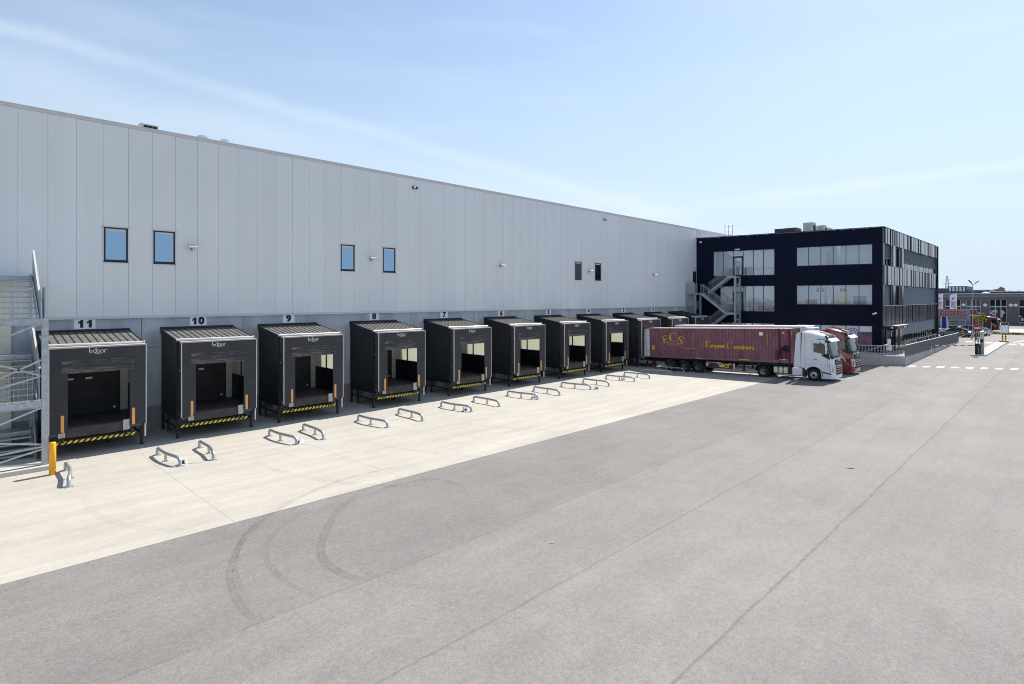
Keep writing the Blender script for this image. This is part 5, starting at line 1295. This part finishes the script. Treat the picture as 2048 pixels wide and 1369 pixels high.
# lettering in yellow
def glyph(ch, c, h, wd, rot, nm='lettering'):
    """serif capitals with thick and thin strokes; c=(y,z) centre"""
    b = MB(); cr, sr = math.cos(R(rot)), math.sin(R(rot)); xo = -1.266
    def T(u, v): u *= wd; v *= h; return (c[0] + u * cr - v * sr, c[1] + u * sr + v * cr)
    def quadp(P): b.prism([T(*p) for p in P], 'x', xo, xo + .006)
    if ch == 'E':
        quadp([(-.28, -.5), (-.08, -.5), (-.08, .5), (-.28, .5)])
        for z in (.5, -.5): s = 1 if z > 0 else -1; quadp([(-.40, z), (.36, z), (.36, z - s * .09), (-.40, z - s * .09)]); quadp([(.30, z), (.40, z), (.42, z - s * .24), (.35, z - s * .24)])
        quadp([(-.08, -.045), (.16, -.045), (.16, .045), (-.08, .045)]); quadp([(.14, -.13), (.20, -.13), (.20, .13), (.14, .13)])
    if ch == 'C':
        n = 22
        for k in range(n):
            a0, a1 = R(48 + 264 * k / n), R(48 + 264 * (k + 1) / n)
            def io(a): th = .09 + .15 * max(0, -math.cos(a)) ** 1.2; return (.46 * math.cos(a), .5 * math.sin(a)), ((.46 - th) * math.cos(a), (.5 - th * .35) * math.sin(a))
            p, q = io(a0); r, s = io(a1); quadp([p, r, s, q])
        quadp([(.30, .50), (.38, .50), (.40, .16), (.34, .16)])
    if ch == 'S':
        P = [(.30, .34), (.18, .46), (0, .49), (-.20, .42), (-.27, .26), (-.18, .10), (.05, 0), (.22, -.12), (.28, -.28), (.18, -.43), (-.02, -.49), (-.2, -.44), (-.32, -.3)]
        th = [.06, .09, .10, .12, .15, .18, .20, .18, .15, .12, .10, .09, .06]
        for i in range(len(P) - 1):
            d = (Vector(P[i + 1]) - Vector(P[i])).normalized(); nn = Vector((-d.y, d.x))
            quadp([tuple(Vector(P[i]) + nn * th[i] / 2), tuple(Vector(P[i + 1]) + nn * th[i + 1] / 2), tuple(Vector(P[i + 1]) - nn * th[i + 1] / 2), tuple(Vector(P[i]) - nn * th[i] / 2)])
        quadp([(.28, .5), (.34, .5), (.34, .22), (.29, .22)]); quadp([(-.34, -.5), (-.28, -.5), (-.29, -.2), (-.34, -.2)])
    return b.build(nm, 'lettering_yellow', cn_)
glyph('E', (1.72, 1.78), .78, .72, 16); glyph('C', (2.62, 2.02), .80, .95, 4); glyph('S', (3.38, 1.74), .74, .80, -12)
b = MB()
for i in range(17):
    u = i / 16; y = 2.02 + u * 3.1; z = 1.20 + .20 * math.sin(min(1, u * 1.25) * 5.2 + .35) - .06 * u
    b.box(-1.266, -1.26, y - .045, y + .045, z - .045, z + .045)
b.build('dotted_line', 'lettering_yellow', cn_)
glyph('E', (6.05, 1.43), .58, .50, 0); text('uropean', 'lettering', (-1.266, 7.06, 1.30), .50, 'lettering_yellow', cn_, face='cam', bold=.016, fit=1.45)
glyph('C', (8.20, 1.36), .66, .58, 0); text('ontainers', 'lettering', (-1.266, 9.46, 1.22), .50, 'lettering_yellow', cn_, face='cam', bold=.016, fit=1.85)
b = MB(); b.box(-1.266, -1.26, .25, .55, .75, 1.20); b.box(-1.266, -1.26, 12.75, 13.05, 1.35, 1.45); b.box(-1.266, -1.26, 9.0, 9.9, .10, .20); b.box(-1.266, -1.26, 4.9, 5.6, .04, .09)
b.prism([(12.72, 2.45), (12.98, 2.45), (12.85, 2.72)], 'x', -1.266, -1.26); b.build('warning_label', 'lettering_yellow', cn_)
for q in ((10.85, 11.15, 2.30, 2.60), (12.5, 13.1, .27, .33)): b = MB(); b.box(-1.272, -1.266, *q); b.build('data_plate', 'sign_white', cn_)
text('ECSU 450113', 'lettering', (-1.266, 11.55, 1.95), .16, 'lettering_yellow', cn_, face='cam', vert=True, bold=.004); text('45 G1', 'lettering', (-1.266, 11.82, 2.35), .15, 'lettering_yellow', cn_, face='cam', vert=True, bold=.004)
b = MB(); b.box(-.95, -.75, YB_ + .0, YB_ + .006, 2.2, 2.65); b.box(-.5, -.42, YB_ + .0, YB_ + .006, 2.3, 2.5); b.build('warning_label', 'lettering_yellow', cn_)
b = MB(); b.lathe([(.0, 0), (.26, 0), (.27, -.03), (.27, -.12), (.0, -.14)], (-1.27, 13.05, 1.25), 'x', 16); ph = b.build('hose_reel', 'hazard_black', cn_); b = MB(); b.lathe([(0, 0), (.15, -.01), (0, -.012)], (-1.41, 13.05, 1.25), 'x', 12); b.build('reel_disc', 'chassis_blue', ph)
b = MB(); b.box(-1.34, -1.262, 12.62, 12.72, .3, 1.35); b.box(-1.34, -1.262, 12.98, 13.06, .3, 1.35); b.box(-1.36, -1.262, 12.25, 12.40, .3, 1.1); b.build('door_gear', 'container_post', cn_)
# ---- white trailer behind
wt = trailer((56.80, 4.05, 1.12), 'white box semi-trailer behind the purple container', with_box=False, white=True)
b = MB(); b.box(-1.27, 1.27, -.85, 12.75, .0, 2.92); wb = b.build('box_body', 'trailer_white', wt, .05)
b = MB()
for s in (-1, 1): b.box(min(s * 1.272, s * 1.285), max(s * 1.272, s * 1.285), -.85, 12.75, .0, .16); b.box(min(s * 1.272, s * 1.285), max(s * 1.272, s * 1.285), -.85, 12.75, 2.80, 2.90)
b.build('edge_rail', 'alu_white', wb)
b = MB(); b.box(-1.0, 1.0, 12.76, 13.2, 1.0, 2.75); b.build('cooling_unit', 'trailer_white', wt, .04)
# ---- the person in the red cab
def skin_person(loc, J, label, cloth, tilt=0):
    me = bpy.data.meshes.new('person'); names = list(J); idx = {n_: i for i, n_ in enumerate(names)}
    E_ = [(idx[n_], idx[J[n_][2]]) for n_ in names if J[n_][2]]
    me.from_pydata([(p[0][0], -p[0][1], p[0][2]) for p in J.values()], E_, []); o = bpy.data.objects.new('person', me); COL.objects.link(o)
    sk = o.modifiers.new('s', 'SKIN'); o.modifiers.new('u', 'SUBSURF').levels = 1
    sv = me.skin_vertices[0].data
    for n_, i in idx.items(): sv[i].radius = (J[n_][1], J[n_][1]); sv[i].use_root = (n_ == 'pelvis')
    me.materials.append(M[cloth]); o.location = (loc[0], -loc[1], loc[2]); return tag(o, label, 'person')
pj_ = {'pelvis': ((0, 0, 0), .15, None), 'belly': ((0, .02, .2), .15, 'pelvis'), 'chest': ((0, .03, .42), .17, 'belly'), 'neck': ((0, .06, .58), .06, 'chest'), 'head': ((0, .10, .70), .10, 'neck'), 'crown': ((0, .11, .80), .085, 'head'),
       'shl': ((-.20, .04, .48), .075, 'chest'), 'ell': ((-.30, .24, .30), .055, 'shl'), 'hal': ((-.30, .50, .36), .04, 'ell'), 'shr': ((.20, .04, .48), .075, 'chest'), 'elr': ((.27, .22, .26), .055, 'shr'), 'har': ((.22, .46, .30), .04, 'elr'),
       'kl': ((-.12, .42, .04), .09, 'pelvis'), 'kr': ((.12, .42, .04), .09, 'pelvis'), 'fl': ((-.12, .48, -.36), .06, 'kl'), 'fr': ((.12, .48, -.36), .06, 'kr')}
pe = skin_person((56.10, 19.28, 2.36), pj_, 'person in a yellow-green hi-vis jacket sitting in the red truck cab', 'hivis')
b = MB(); b.lathe([(0, -.13), (.07, -.11), (.10, -.02), (.105, .06), (.08, .12), (0, .135)], (0, .12, .76), 'z', 14); b.lathe([(0, -.02), (.018, 0), (.0, .03)], (0, .225, .745), 'y', 6); b.build('head', 'skin', pe)
b = MB(); b.lathe([(.108, .02), (.112, .07), (.085, .14), (0, .155)], (0, .105, .77), 'z', 14); b.build('hair', 'black_plastic', pe)
for s in (-1, 1):
    hp = Vector((-.30, .53, .36)) if s < 0 else Vector((.22, .49, .30)); b = MB(); b.box(hp.x - .04, hp.x + .04, hp.y - .05, hp.y + .05, hp.z - .02, hp.z + .02)
    for k in range(4): b.tube([(hp.x - .03 + k * .02, hp.y + .05, hp.z), (hp.x - .03 + k * .02, hp.y + .10 - abs(k - 1.5) * .008, hp.z - .01), (hp.x - .03 + k * .02, hp.y + .12 - abs(k - 1.5) * .008, hp.z - .04)], .009, 6)
    b.tube([(hp.x - s * .04, hp.y - .02, hp.z), (hp.x - s * .07, hp.y + .03, hp.z - .01)], .010, 6); b.build('hand', 'skin', pe)
# ------------------------------------------------------------------ gate area
tag(flatpoly('traffic_island', [(83.9, 25.6), (84.9, 26.75), (112.6, 26.75), (112.0, 25.55)], .10, 'terrace', .27), kind='structure')
b = MB()
for a, c in (((83.88, 25.58), (84.9, 26.78)), ((84.9, 26.78), (112.7, 26.78))): b.bar((*a, .30), (*c, .30), .12, .16)
tag(b.build('kerb', 'precast'), kind='structure')
GZ = .37
t = thing('barrier_gate', (85.9, 26.05, GZ), 'parking barrier with red and white boom lowered across the gate lane', 'barrier')
b = MB(); b.box(-.28, .28, -.24, .24, 0, 1.15); b.box(-.31, .31, -.27, .27, 1.15, 1.22); b.build('cabinet', 'frame_navy', t, .02)
b = MB(); b.bar((-.29, .05, .1), (-.29, -.02, 1.0), .02, .05); b.build('stripe', 'galv', t)
A0, A1 = Vector((0, -.25, 1.0)), Vector((-3.75, -3.95, 1.0)); b = MB(); n = 12
for k in range(n): b.bar(A0 + (A1 - A0) * k / n, A0 + (A1 - A0) * (k + 1) / n, .05, .09, k % 2)
b.build('boom', ['sign_white', 'red_paint'], t)
b = MB(); b.bar(A1, (A1.x, A1.y, -.14), .05); b.build('boom_rest', 'sign_white', t)
t = thing('no_entry_sign', (85.2, 25.95, GZ), 'round red no entry sign with white bar on posts at the gate', 'road sign')
b = MB(); b.M = Matrix.Translation((0, 0, 3.1)) @ Matrix.Rotation(R(-35), 4, 'Z'); b.lathe([(0, 0), (.385, 0), (.385, .02), (0, .02)], (-.06, 0, 0), 'x', 28); b.build('sign_plate', 'red_paint', t)
b = MB(); b.M = Matrix.Translation((0, 0, 3.1)) @ Matrix.Rotation(R(-35), 4, 'Z'); b.box(-.075, -.064, -.30, .30, -.06, .06); b.build('white_bar', 'sign_white', t)
for y in (-.12, .05):
    b = MB(); b.tube([(0, y, 0), (0, y, 3.3 if y < 0 else 2.6)], .035, 8); b.build('post', 'dock_steel', t)
t = thing('card_reader_column', (87.2, 26.25, GZ), 'tall flat stainless steel column on the traffic island', 'column')
b = MB(); b.box(-.12, .12, -.20, .20, 0, 2.62); b.build('body', 'steel_tank', t, .01); b = MB(); b.box(-.13, -.12, -.14, .14, 1.3, 1.7); b.build('reader', 'black_plastic', t)
t = thing('island_sign', (114.2, 26.35, .23), 'blank white board on yellow and black striped posts with a yellow base', 'sign')
b = MB(); b.box(-.35, .35, -.55, .55, 0, .30); b.build('base', 'orange_mark', t, .03)
for y in (-.16, .2):
    b = MB()
    for k in range(8): b.box(-.07, .07, y - .09, y + .09, .30 + k * .17, .30 + (k + 1) * .17, k % 2)
    b.build('post', ['hazard_yellow', 'hazard_black'], t)
b = MB(); b.box(-.14, -.10, -.40, .06, 1.45, 2.6); b.box(-.12, -.08, .08, .52, 1.45, 2.6); b.build('board', 'sign_white', t)
for x, y, l_ in ((122.0, 20.5, 'yellow and black striped bollard in front of the blue car'), (118.5, 22.6, 'yellow and black striped bollard right behind the no entry sign'), (99.6, 20.6, 'yellow and black striped bollard by the far end of the office')):
    t = thing('striped_bollard', (x, y, .23), l_, 'bollard', 'striped bollards at the gate'); b = MB()
    for k in range(7): b.lathe([(.0, k * .17), (.14, k * .17), (.14, (k + 1) * .17), (0, (k + 1) * .17)], (0, 0, 0), 'z', 12, k % 2)
    b.build('post', ['hazard_yellow', 'hazard_black'], t); b = MB(); b.lathe([(.16, 0), (.16, .03), (0, .03)], (0, 0, 0), 'z', 12); b.build('base_plate', 'hazard_black', t)
def lamp(x, y, h, heads, label, r=.08):
    t = thing('street_lamp', (x, y, .23), label, 'street lamp'); b = MB(); b.tube([(0, 0, 0), (0, 0, h)], [r, r * .7], 10); b.build('pole', 'galv_mat', t)
    for dx, dy, dz in heads:
        b = MB(); b.tube([(0, 0, h - .05), (dx * .5, dy * .5, h - .05 + dz * .5)], r * .5, 6); q = Vector((dx, dy, dz)); b.bar(Vector((0, 0, h)) + q * .35, Vector((0, 0, h)) + q, .30, .09); b.build('lamp_head', 'dock_rib' if h > 6 else 'trim_light', t)
lamp(124, 21.64, 9.1, ((.3, -.55, .75), (-.1, .85, .6)), 'tall double armed street lamp beyond the parked cars')
lamp(98, 24.9, 4.4, ((0, -1.0, .03), (0, .2, .02)), 'short lamp post with a flat white head at the gate', .06)
# ---- cars
def make_car(loc, rz, paint, label, estate=False):
    t = thing('car', loc, label, 'car', rz=rz)
    low = [(-2.42, .42), (-2.40, .66), (-2.2, .78), (-1.3, .90), (-.85, .95), (1.5, 1.00), (2.1, .99), (2.42, .93), (2.48, .6), (2.40, .36), (1.95, .30)]
    arch = lambda c: [(c + .37 * math.cos(R(a)), .34 + .37 * math.sin(R(a))) for a in range(0, 181, 30)]
    P = low + arch(1.5) + [(1.0, .24), (-1.0, .24)] + arch(-1.42) + [(-2.0, .30)]
    xs = [-.92, -.90, -.80, -.4, 0, .4, .80, .90, .92]; b = MB(); n = len(P); vs = []
    for x in xs:
        e = max(0, abs(x) - .4) / .52
        for y, z in P:
            yy = y * (1 - .07 * e * e) if abs(y) > 1.7 else y; zz = z - (.10 * e * e if z > .6 else 0); vs.append((x, yy, zz))
    fs = [(i * n + k, i * n + (k + 1) % n, (i + 1) * n + (k + 1) % n, (i + 1) * n + k) for i in range(len(xs) - 1) for k in range(n)] + [tuple(range(n)), tuple(range((len(xs) - 1) * n, len(xs) * n))]
    b.add(vs, fs, 0, True); bd = b.build('body', paint, t); bd.modifiers.new('e', 'EDGE_SPLIT').split_angle = R(35)
    top = [(-.95, .92), (-.15, 1.36), (.35, 1.43), (1.0, 1.40), (2.0, 1.02)] if not estate else [(-.95, .92), (-.2, 1.42), (.6, 1.50), (1.7, 1.42), (2.25, 1.0)]
    def hw(z): return .84 - (z - .9) * .42
    b = MB()
    for s in (-1, 1): b.add([(s * hw(z), y, z) for y, z in top], [tuple(range(5))])
    b.add([(s * hw(z), y, z) for y, z in top for s in (-1, 1)], [(0, 1, 3, 2), (6, 7, 9, 8)]); b.build('glasshouse', 'glass_dark', t)
    b = MB()
    for i in (1, 2): (y0, z0_), (y1, z1_) = top[i], top[i + 1]; b.hexa([(-hw(z0_) - .01, y0, z0_ - .03), (hw(z0_) + .01, y0, z0_ - .03), (hw(z1_) + .01, y1, z1_ - .03), (-hw(z1_) - .01, y1, z1_ - .03)], [(-hw(z0_) + .06, y0, z0_ + .02), (hw(z0_) - .06, y0, z0_ + .02), (hw(z1_) - .06, y1, z1_ + .02), (-hw(z1_) + .06, y1, z1_ + .02)])
    for s in (-1, 1):
        for i in (0, 3): b.bar((s * (hw(top[i][1]) - .01), *top[i]), (s * (hw(top[i + 1][1]) - .01), *top[i + 1]), .06)
        m_ = .55; b.bar((s * hw(.9) * 1.0, m_, .93), (s * hw(1.42), m_ - .05, 1.42), .05)
        b.bar((s * hw(.93), -.9, .945), (s * hw(.93), 2.0, 1.01), .03)
    b.build('roof', paint, t)
    for s in (-1, 1):
        for y in (-1.42, 1.5): make_wheel(t, s * .90, y, .34, s, r=.34, w=.22, holes=5)
        b = MB(); b.box(s * .98 - .09, s * .98 + .09, -.62, -.50, .95, 1.08); b.build('mirror', paint, t, .02)
        b = MB(); b.hexa([(s * .50, -2.40, .56), (s * .86, -2.22, .56), (s * .86, -2.12, .56), (s * .50, -2.30, .56)], [(s * .50, -2.34, .70), (s * .84, -2.16, .70), (s * .84, -2.06, .70), (s * .50, -2.24, .70)]); b.build('headlight', 'lamp_clear', t)
        b = MB(); b.box(s * .62 - .2, s * .62 + .2, 2.40, 2.45, .74, .86); b.build('tail_light', 'red_paint', t)
        b = MB(); b.bar((s * .923, -.55, .30), (s * .923, -.50, .86), .006, .012, up=(1, 0, 0)); b.bar((s * .923, .55, .30), (s * .923, .60, .90), .006, .012, up=(1, 0, 0)); b.build('door_seam', 'dark_joint', t)
    return t
make_car((125.8, 19.0, .23), R(14), 'car_blue', 'dark blue-grey coupe parked nearest the ramp end, facing left').scale = (1.12, 1.12, 1.12)
make_car((129.6, 20.2, .23), R(12), 'car_silver', 'silver car parked just behind the blue coupe', True).scale = (1.12, 1.1, 1.25)
make_car((133.0, 20.9, .23), R(10), 'car_silver', 'second silver car, farthest of the three parked cars', True)
# ---- fence, sign, gate posts
tag(flatpoly('grass_verge', [(138, -60), (144.0, -60), (146.5, 60), (139.5, 60)], .236, 'grass'), kind='structure')
tag(flatpoly('road', [(148.0, -80), (163, -80), (166, 80), (150.5, 80)], .234, 'pavement_far'), kind='structure')
b = MB(); r_ = random.Random(4)
for _ in range(2600):
    y = r_.uniform(-5, 34); x = 140.5 + (y + 60) * .012 + r_.uniform(-2.5, 2.5); h = r_.uniform(.08, .42); a = r_.uniform(0, 3.14); w_ = r_.uniform(.03, .10)
    b.add([(x - math.cos(a) * w_, y - math.sin(a) * w_, .23), (x + math.cos(a) * w_, y + math.sin(a) * w_, .23), (x + r_.uniform(-.1, .1), y + r_.uniform(-.1, .1), .23 + h)], [(0, 1, 2)])
tag(b.build('grass', 'grass', recalc=False), 'rough green and dry grass along the boundary fence', 'grass', kind='stuff')
def fence(P, h, label, bars=True):
    t = thing('fence', (0, 0, 0), label, 'fence'); b = MB(); b2 = MB()
    for i in range(len(P) - 1):
        a, c = Vector((*P[i], .23)), Vector((*P[i + 1], .23)); n = int((c - a).length / .16)
        for z in (.25, h - .2): b.bar(a + Vector((0, 0, z)), c + Vector((0, 0, z)), .05)
        if bars:
            for k in range(n): q = a + (c - a) * k / n; b.box(q.x - .02, q.x + .02, q.y - .02, q.y + .02, q.z + .1, q.z + h)
        m_ = int((c - a).length / 2.6) + 1
        for k in range(m_ + 1): q = a + (c - a) * k / m_; b2.box(q.x - .05, q.x + .05, q.y - .05, q.y + .05, q.z, q.z + h)
    b.build('panel', 'frame_navy', t); b2.build('post', 'galv_mat', t); return t
fence([(134, -6), (136, 21.9)], 2.5, 'dark palisade fence behind the parked cars'); fence([(140.5, 22.7), (142.5, 60)], 2.3, 'thin mesh fence along the verge right of the gate', False)
t = thing('gate_frame', (136, 22.1, .23), 'tall dark steel gate frame at the right end of the palisade fence', 'gate')
b = MB(); b.box(-.1, .1, -.12, .12, 0, 2.9); b.box(-.1, .1, .60, .84, 0, 2.9); b.build('post', 'frame_navy', t); b = MB(); b.box(-.08, .08, -.1, .8, .1, .3); b.box(-.08, .08, -.1, .8, 2.7, 2.82); b.build('cross_bar', 'frame_navy', t)
t = thing('blue_sign', (133, 16.5, .23), 'blue information board between white posts at the fence', 'sign')
b = MB(); b.box(-.03, .03, -.38, .38, 1.0, 3.3); b.build('board', 'sign_blue', t)
for s in (-1, 1): b = MB(); b.bar((0, s * .5, 0), (0, s * .42, 3.3), .12); b.build('post', 'sign_white', t)
# ---- lorry on the road with its trailer
t = thing('lorry_trailer', (153.5, 12.2, .25), 'long grey lorry trailer with red lettering beyond the fence', 'trailer')
b = MB(); b.box(-1.25, 1.25, -7.6, 6.3, .95, 4.35); b.build('box_body', 'lorry_grey', t, .03)
b = MB(); b.box(-1.27, 1.27, -7.65, 6.35, 4.32, 4.40); b.box(-1.27, 1.27, -7.65, 6.35, .92, 1.02); b.box(-1.27, 1.27, 6.2, 6.9, .95, 4.3); b.build('frame', 'lorry_red', t)
for y in (-5.6, -4.3, -3.0): make_wheel(t, -1.22, y, .5, -1, rim='rim_grey'); make_wheel(t, 1.22, y, .5, 1, rim='rim_grey')
b = MB(); b.box(-1.2, -1.1, -2, 4, .35, .85); b.build('side_guard', 'chassis_black', t)
text('H.ESSERS', 'lettering', (-1.262, 5.5, 3.40), 1.55, 'essers_red', t, face='cam', bold=.03, wid=.98, align='RIGHT'); text('FORWARDING & TRANSPORT SYSTEMS', 'lettering', (-1.262, 5.4, 2.5), .52, 'dark_text', t, face='cam', wid=1.0, align='RIGHT')
c = copy_tree(tr, (153.5, 21.6, .25)); c.rotation_euler = (0, 0, 0); c.scale = (1, 1, .74); c['label'] = 'dark red lorry cab on the road beyond the fence'; c['category'] = 'truck'
for o in bpy.data.objects:
    if o.parent == c and o.name.startswith('lettering'): bpy.data.objects.remove(o); break
# ---- flags
for x, y, nm, l_ in ((165, 11.35, 0, 'white banner flag partly hidden behind the office corner'), (165, 13.9, 1, 'white banner flag with blue and red lettering in front of the brick building')):
    t = thing('banner_flag', (x, y, .2), l_, 'flag', 'banner flags before the brick building'); b = MB(); b.tube([(0, .62, 0), (0, .62, 8.0)], .05, 8); b.build('pole', 'sign_white', t)
    b = MB(); nn = 8
    for k in range(nn):
        u0, u1 = -.62 + 1.22 * k / nn, -.62 + 1.22 * (k + 1) / nn; f = lambda u: .10 * math.sin(u * 4)
        zt = lambda u: 7.55 + (u + .62) * .28
        b.add([(f(u0), u0, 3.2), (f(u1), u1, 3.2), (f(u1), u1, zt(u1)), (f(u0), u0, zt(u0))], [(0, 1, 2, 3)], 0, True)
    b.build('banner', 'flag_white', t, recalc=False)
    b = MB(); b.add([(-.15, -.35, 6.6), (-.15, -.05, 6.45), (-.15, .38, 7.0), (-.15, .0, 6.85), (-.15, -.1, 7.05), (-.15, -.12, 6.8)], [(0, 1, 2, 3, 5), (3, 4, 5)]); b.build('bird_emblem', 'flag_blue', t, recalc=False)
    text('START', 'lettering', (-.16, -.12, 5.4), .52, 'flag_blue', t, face='cam', vert=True, bold=.012); text('PEOPLE', 'lettering', (-.16, .28, 5.2), .52, 'flag_red', t, face='cam', vert=True, bold=.012)
# ---- brick building beyond the road
t = thing('brick_building', (190, 0, 0), 'low grey-brown brick business building with wide windows beyond the road', 'building')
WN = [(-14, -10), (-8.5, -4), (-1.5, 3), (5.6, 7.2), (9.05, 12.4), (13.6, 16.5), (18.3, 21.6), (23.9, 27.2), (29, 32.5), (34.5, 38), (40, 44)]
b = MB(); y = -60.
for a, c in WN + [(110, 110)]:
    b.box(0, .4, y, a, 0, 8.1); 
    if a < 100: b.box(0, .4, a, c, 6.55, 8.1); b.box(0, .4, a, c, 0, .9)
    y = c
b.box(.4, 30, -60, 110, 0, 7.9); b.build('wall', 'brick_far', t)
b = MB(); b.box(-.15, 30.1, -60, 110, 8.1, 8.32); b.box(-.06, 0, -60, 110, 7.55, 7.66); b.build('roof_edge', 'cap_far', t)
for i, (a, c) in enumerate(WN):
    b = MB(); b.box(.12, .18, a, c, .9, 6.55); w = b.build('window', 'far_glass', t)
    b = MB(); n = 3 if c - a > 2.5 else 2
    for k in range(n + 1): yy = a + (c - a) * k / n; b.box(.02, .12, yy - .08, yy + .08, .9, 6.55)
    b.box(-.02, .12, a, c, 4.75, 5.0); b.box(-.05, .12, a, c, .8, .95); b.build('window_frame', 'cap_far', w)
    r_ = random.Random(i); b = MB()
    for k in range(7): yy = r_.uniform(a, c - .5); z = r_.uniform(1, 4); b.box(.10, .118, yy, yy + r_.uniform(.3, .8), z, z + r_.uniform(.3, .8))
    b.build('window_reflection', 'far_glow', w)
for y in (8.0, 13.0, 17.4, 22.4, 23.3, 28.1): 
    b = MB(); b.lathe([(0, -.03), (.42, -.03), (.42, 0)], (0, y, 5.25), 'x', 14); b.build('round_sign', 'sign_white', t)
t = thing('roof_storey', (196, 0, 0), 'dark blue set back roof storey with five bright windows above the brick building', 'rooftop storey')
b = MB(); b.box(0, 12, 8.9, 13.0, 8, 10.35); b.box(0, 12, 13.0, 17.7, 8, 9.3); b.box(0, 12, -20, 8.9, 8, 9.75); b.box(.5, 14, 17.7, 60, 8, 8.75); b.build('wall', 'roof_blue', t)
for k in range(5):
    b = MB(); b.box(-.06, -.01, 9.15 + k * .76, 9.6 + k * .76, 8.95, 10.1); b.build('window', 'far_glow', t)
b = MB(); b.box(-.1, 12, 17.7, 60, 8.75, 8.9); b.box(-.1, 12, -20, 8.9, 9.75, 9.9); b.box(-.05, 0, 13.2, 17.0, 9.0, 9.07); b.build('roof_edge', 'cap_far', t)
t = thing('roof_dome', (193, 17.3, 8.3), 'white skylight dome on the roof edge of the brick building', 'skylight'); b = MB(); b.lathe([(.9, 0), (.8, .2), (.5, .35), (0, .42)], (0, 0, 0), 'z', 14); b.build('dome', 'trailer_white', t)
t = thing('lattice_pylon', (900, -83, 0), 'distant lattice power pylon above the far roofs', 'pylon'); b = MB()
for sx in (-1, 1):
    for sy in (-1, 1): b.bar((sx * 3.5, sy * 3.5, 0), (sx * .5, sy * .5, 36), .5)
for k in range(9):
    z = k * 4; w_ = 3.5 - 3 * z / 36; w2 = 3.5 - 3 * (z + 4) / 36
    for s in (-1, 1): b.bar((s * w_, -w_, z), (s * w2, w2, z + 4), .25); b.bar((s * w_, w_, z), (s * w2, -w2, z + 4), .25); b.bar((-w_, s * w_, z), (w2, s * w2, z + 4), .25)
b.bar((0, -4, 31), (0, 4, 31), .6); b.bar((0, -5, 26), (0, 5, 26), .6); b.build('lattice', 'pylon_steel', t)
# ---- trees
def tree(x, y, h, r, m, label, n=900, seed=1, trunk=.12, z=.23, ls=.12, name='tree'):
    t = thing(name, (x, y, z), label, 'tree'); q = random.Random(seed); b = MB(); b.tube([(0, 0, 0), (.1, .05, h * .4), (0, 0, h * .8)], [trunk, trunk * .7, trunk * .25], 7)
    cl = []
    for k in range(9):
        a = q.uniform(0, 6.28); rr = q.uniform(.2, .75) * r; p = (math.cos(a) * rr, math.sin(a) * rr, h * q.uniform(.45, .92)); cl.append((Vector(p), q.uniform(.3, .55) * r)); b.tube([(0, 0, h * .35), p], [trunk * .4, trunk * .1], 5)
    b.build('trunk', 'bark', t); b = MB()
    for _ in range(n):
        c_, cr = q.choice(cl); d = Vector((q.gauss(0, 1), q.gauss(0, 1), q.gauss(0, 1))).normalized() * cr * q.uniform(.4, 1.05); p = c_ + d
        u = Vector((q.gauss(0, 1), q.gauss(0, 1), q.gauss(0, 1))).normalized() * ls; v = u.cross(Vector((q.gauss(0, 1), q.gauss(0, 1), q.gauss(0, 1)))).normalized() * ls * .8
        b.add([p - u - v, p + u - v, p + u + v, p - u + v], [(0, 1, 2, 3)])
    b.build('crown', m, t, recalc=False); return t
tree(148.5, 20.4, 3.7, .95, 'leaf_yellow', 'small yellow-green tree in front of the red lorry cab', 900, 3)
tree(400, 4.4, 12.6, 3.2, 'leaf_far', 'bare brownish tree crown above the far roofs', 1200, 5, .3, 0, .35)
tree(430, 9, 11.9, 4, 'leaf_far', 'lower brownish tree crown right of the other above the far roofs', 900, 6, .3, 0, .35)
tree(146.0, 8.0, 1.6, 1.3, 'leaf_yellow', 'yellow flowering shrub behind the palisade fence, left one', 700, 8, .05, name='shrub')
tree(145.5, 12.5, 1.5, 1.4, 'leaf_yellow', 'yellow flowering shrub behind the palisade fence, right one', 700, 9, .05, name='shrub')
# small litter on the asphalt
def flat_bit(x, y, l_, w_, a, m, name, label, grp):
    t = MB(); t.M = Matrix.Rotation(a, 4, 'Z'); t.prism([(-l_, -w_), (l_ * .8, -w_ * 1.2), (l_, w_), (-l_ * .7, w_ * .8)], 'z', 0, .012); o = t.build(name, m); o.location = (x, -y, gz(y) + .006); tag(o, label, 'litter', grp)
flat_bit(25.0, 28.0, .14, .012, 1.0, 'dark_joint', 'stick', 'thin dark stick lying on the asphalt at the right', None)
flat_bit(11.6, 24.2, .06, .010, .5, 'wood_light', 'twig', 'pale twig on the asphalt in the foreground', None)
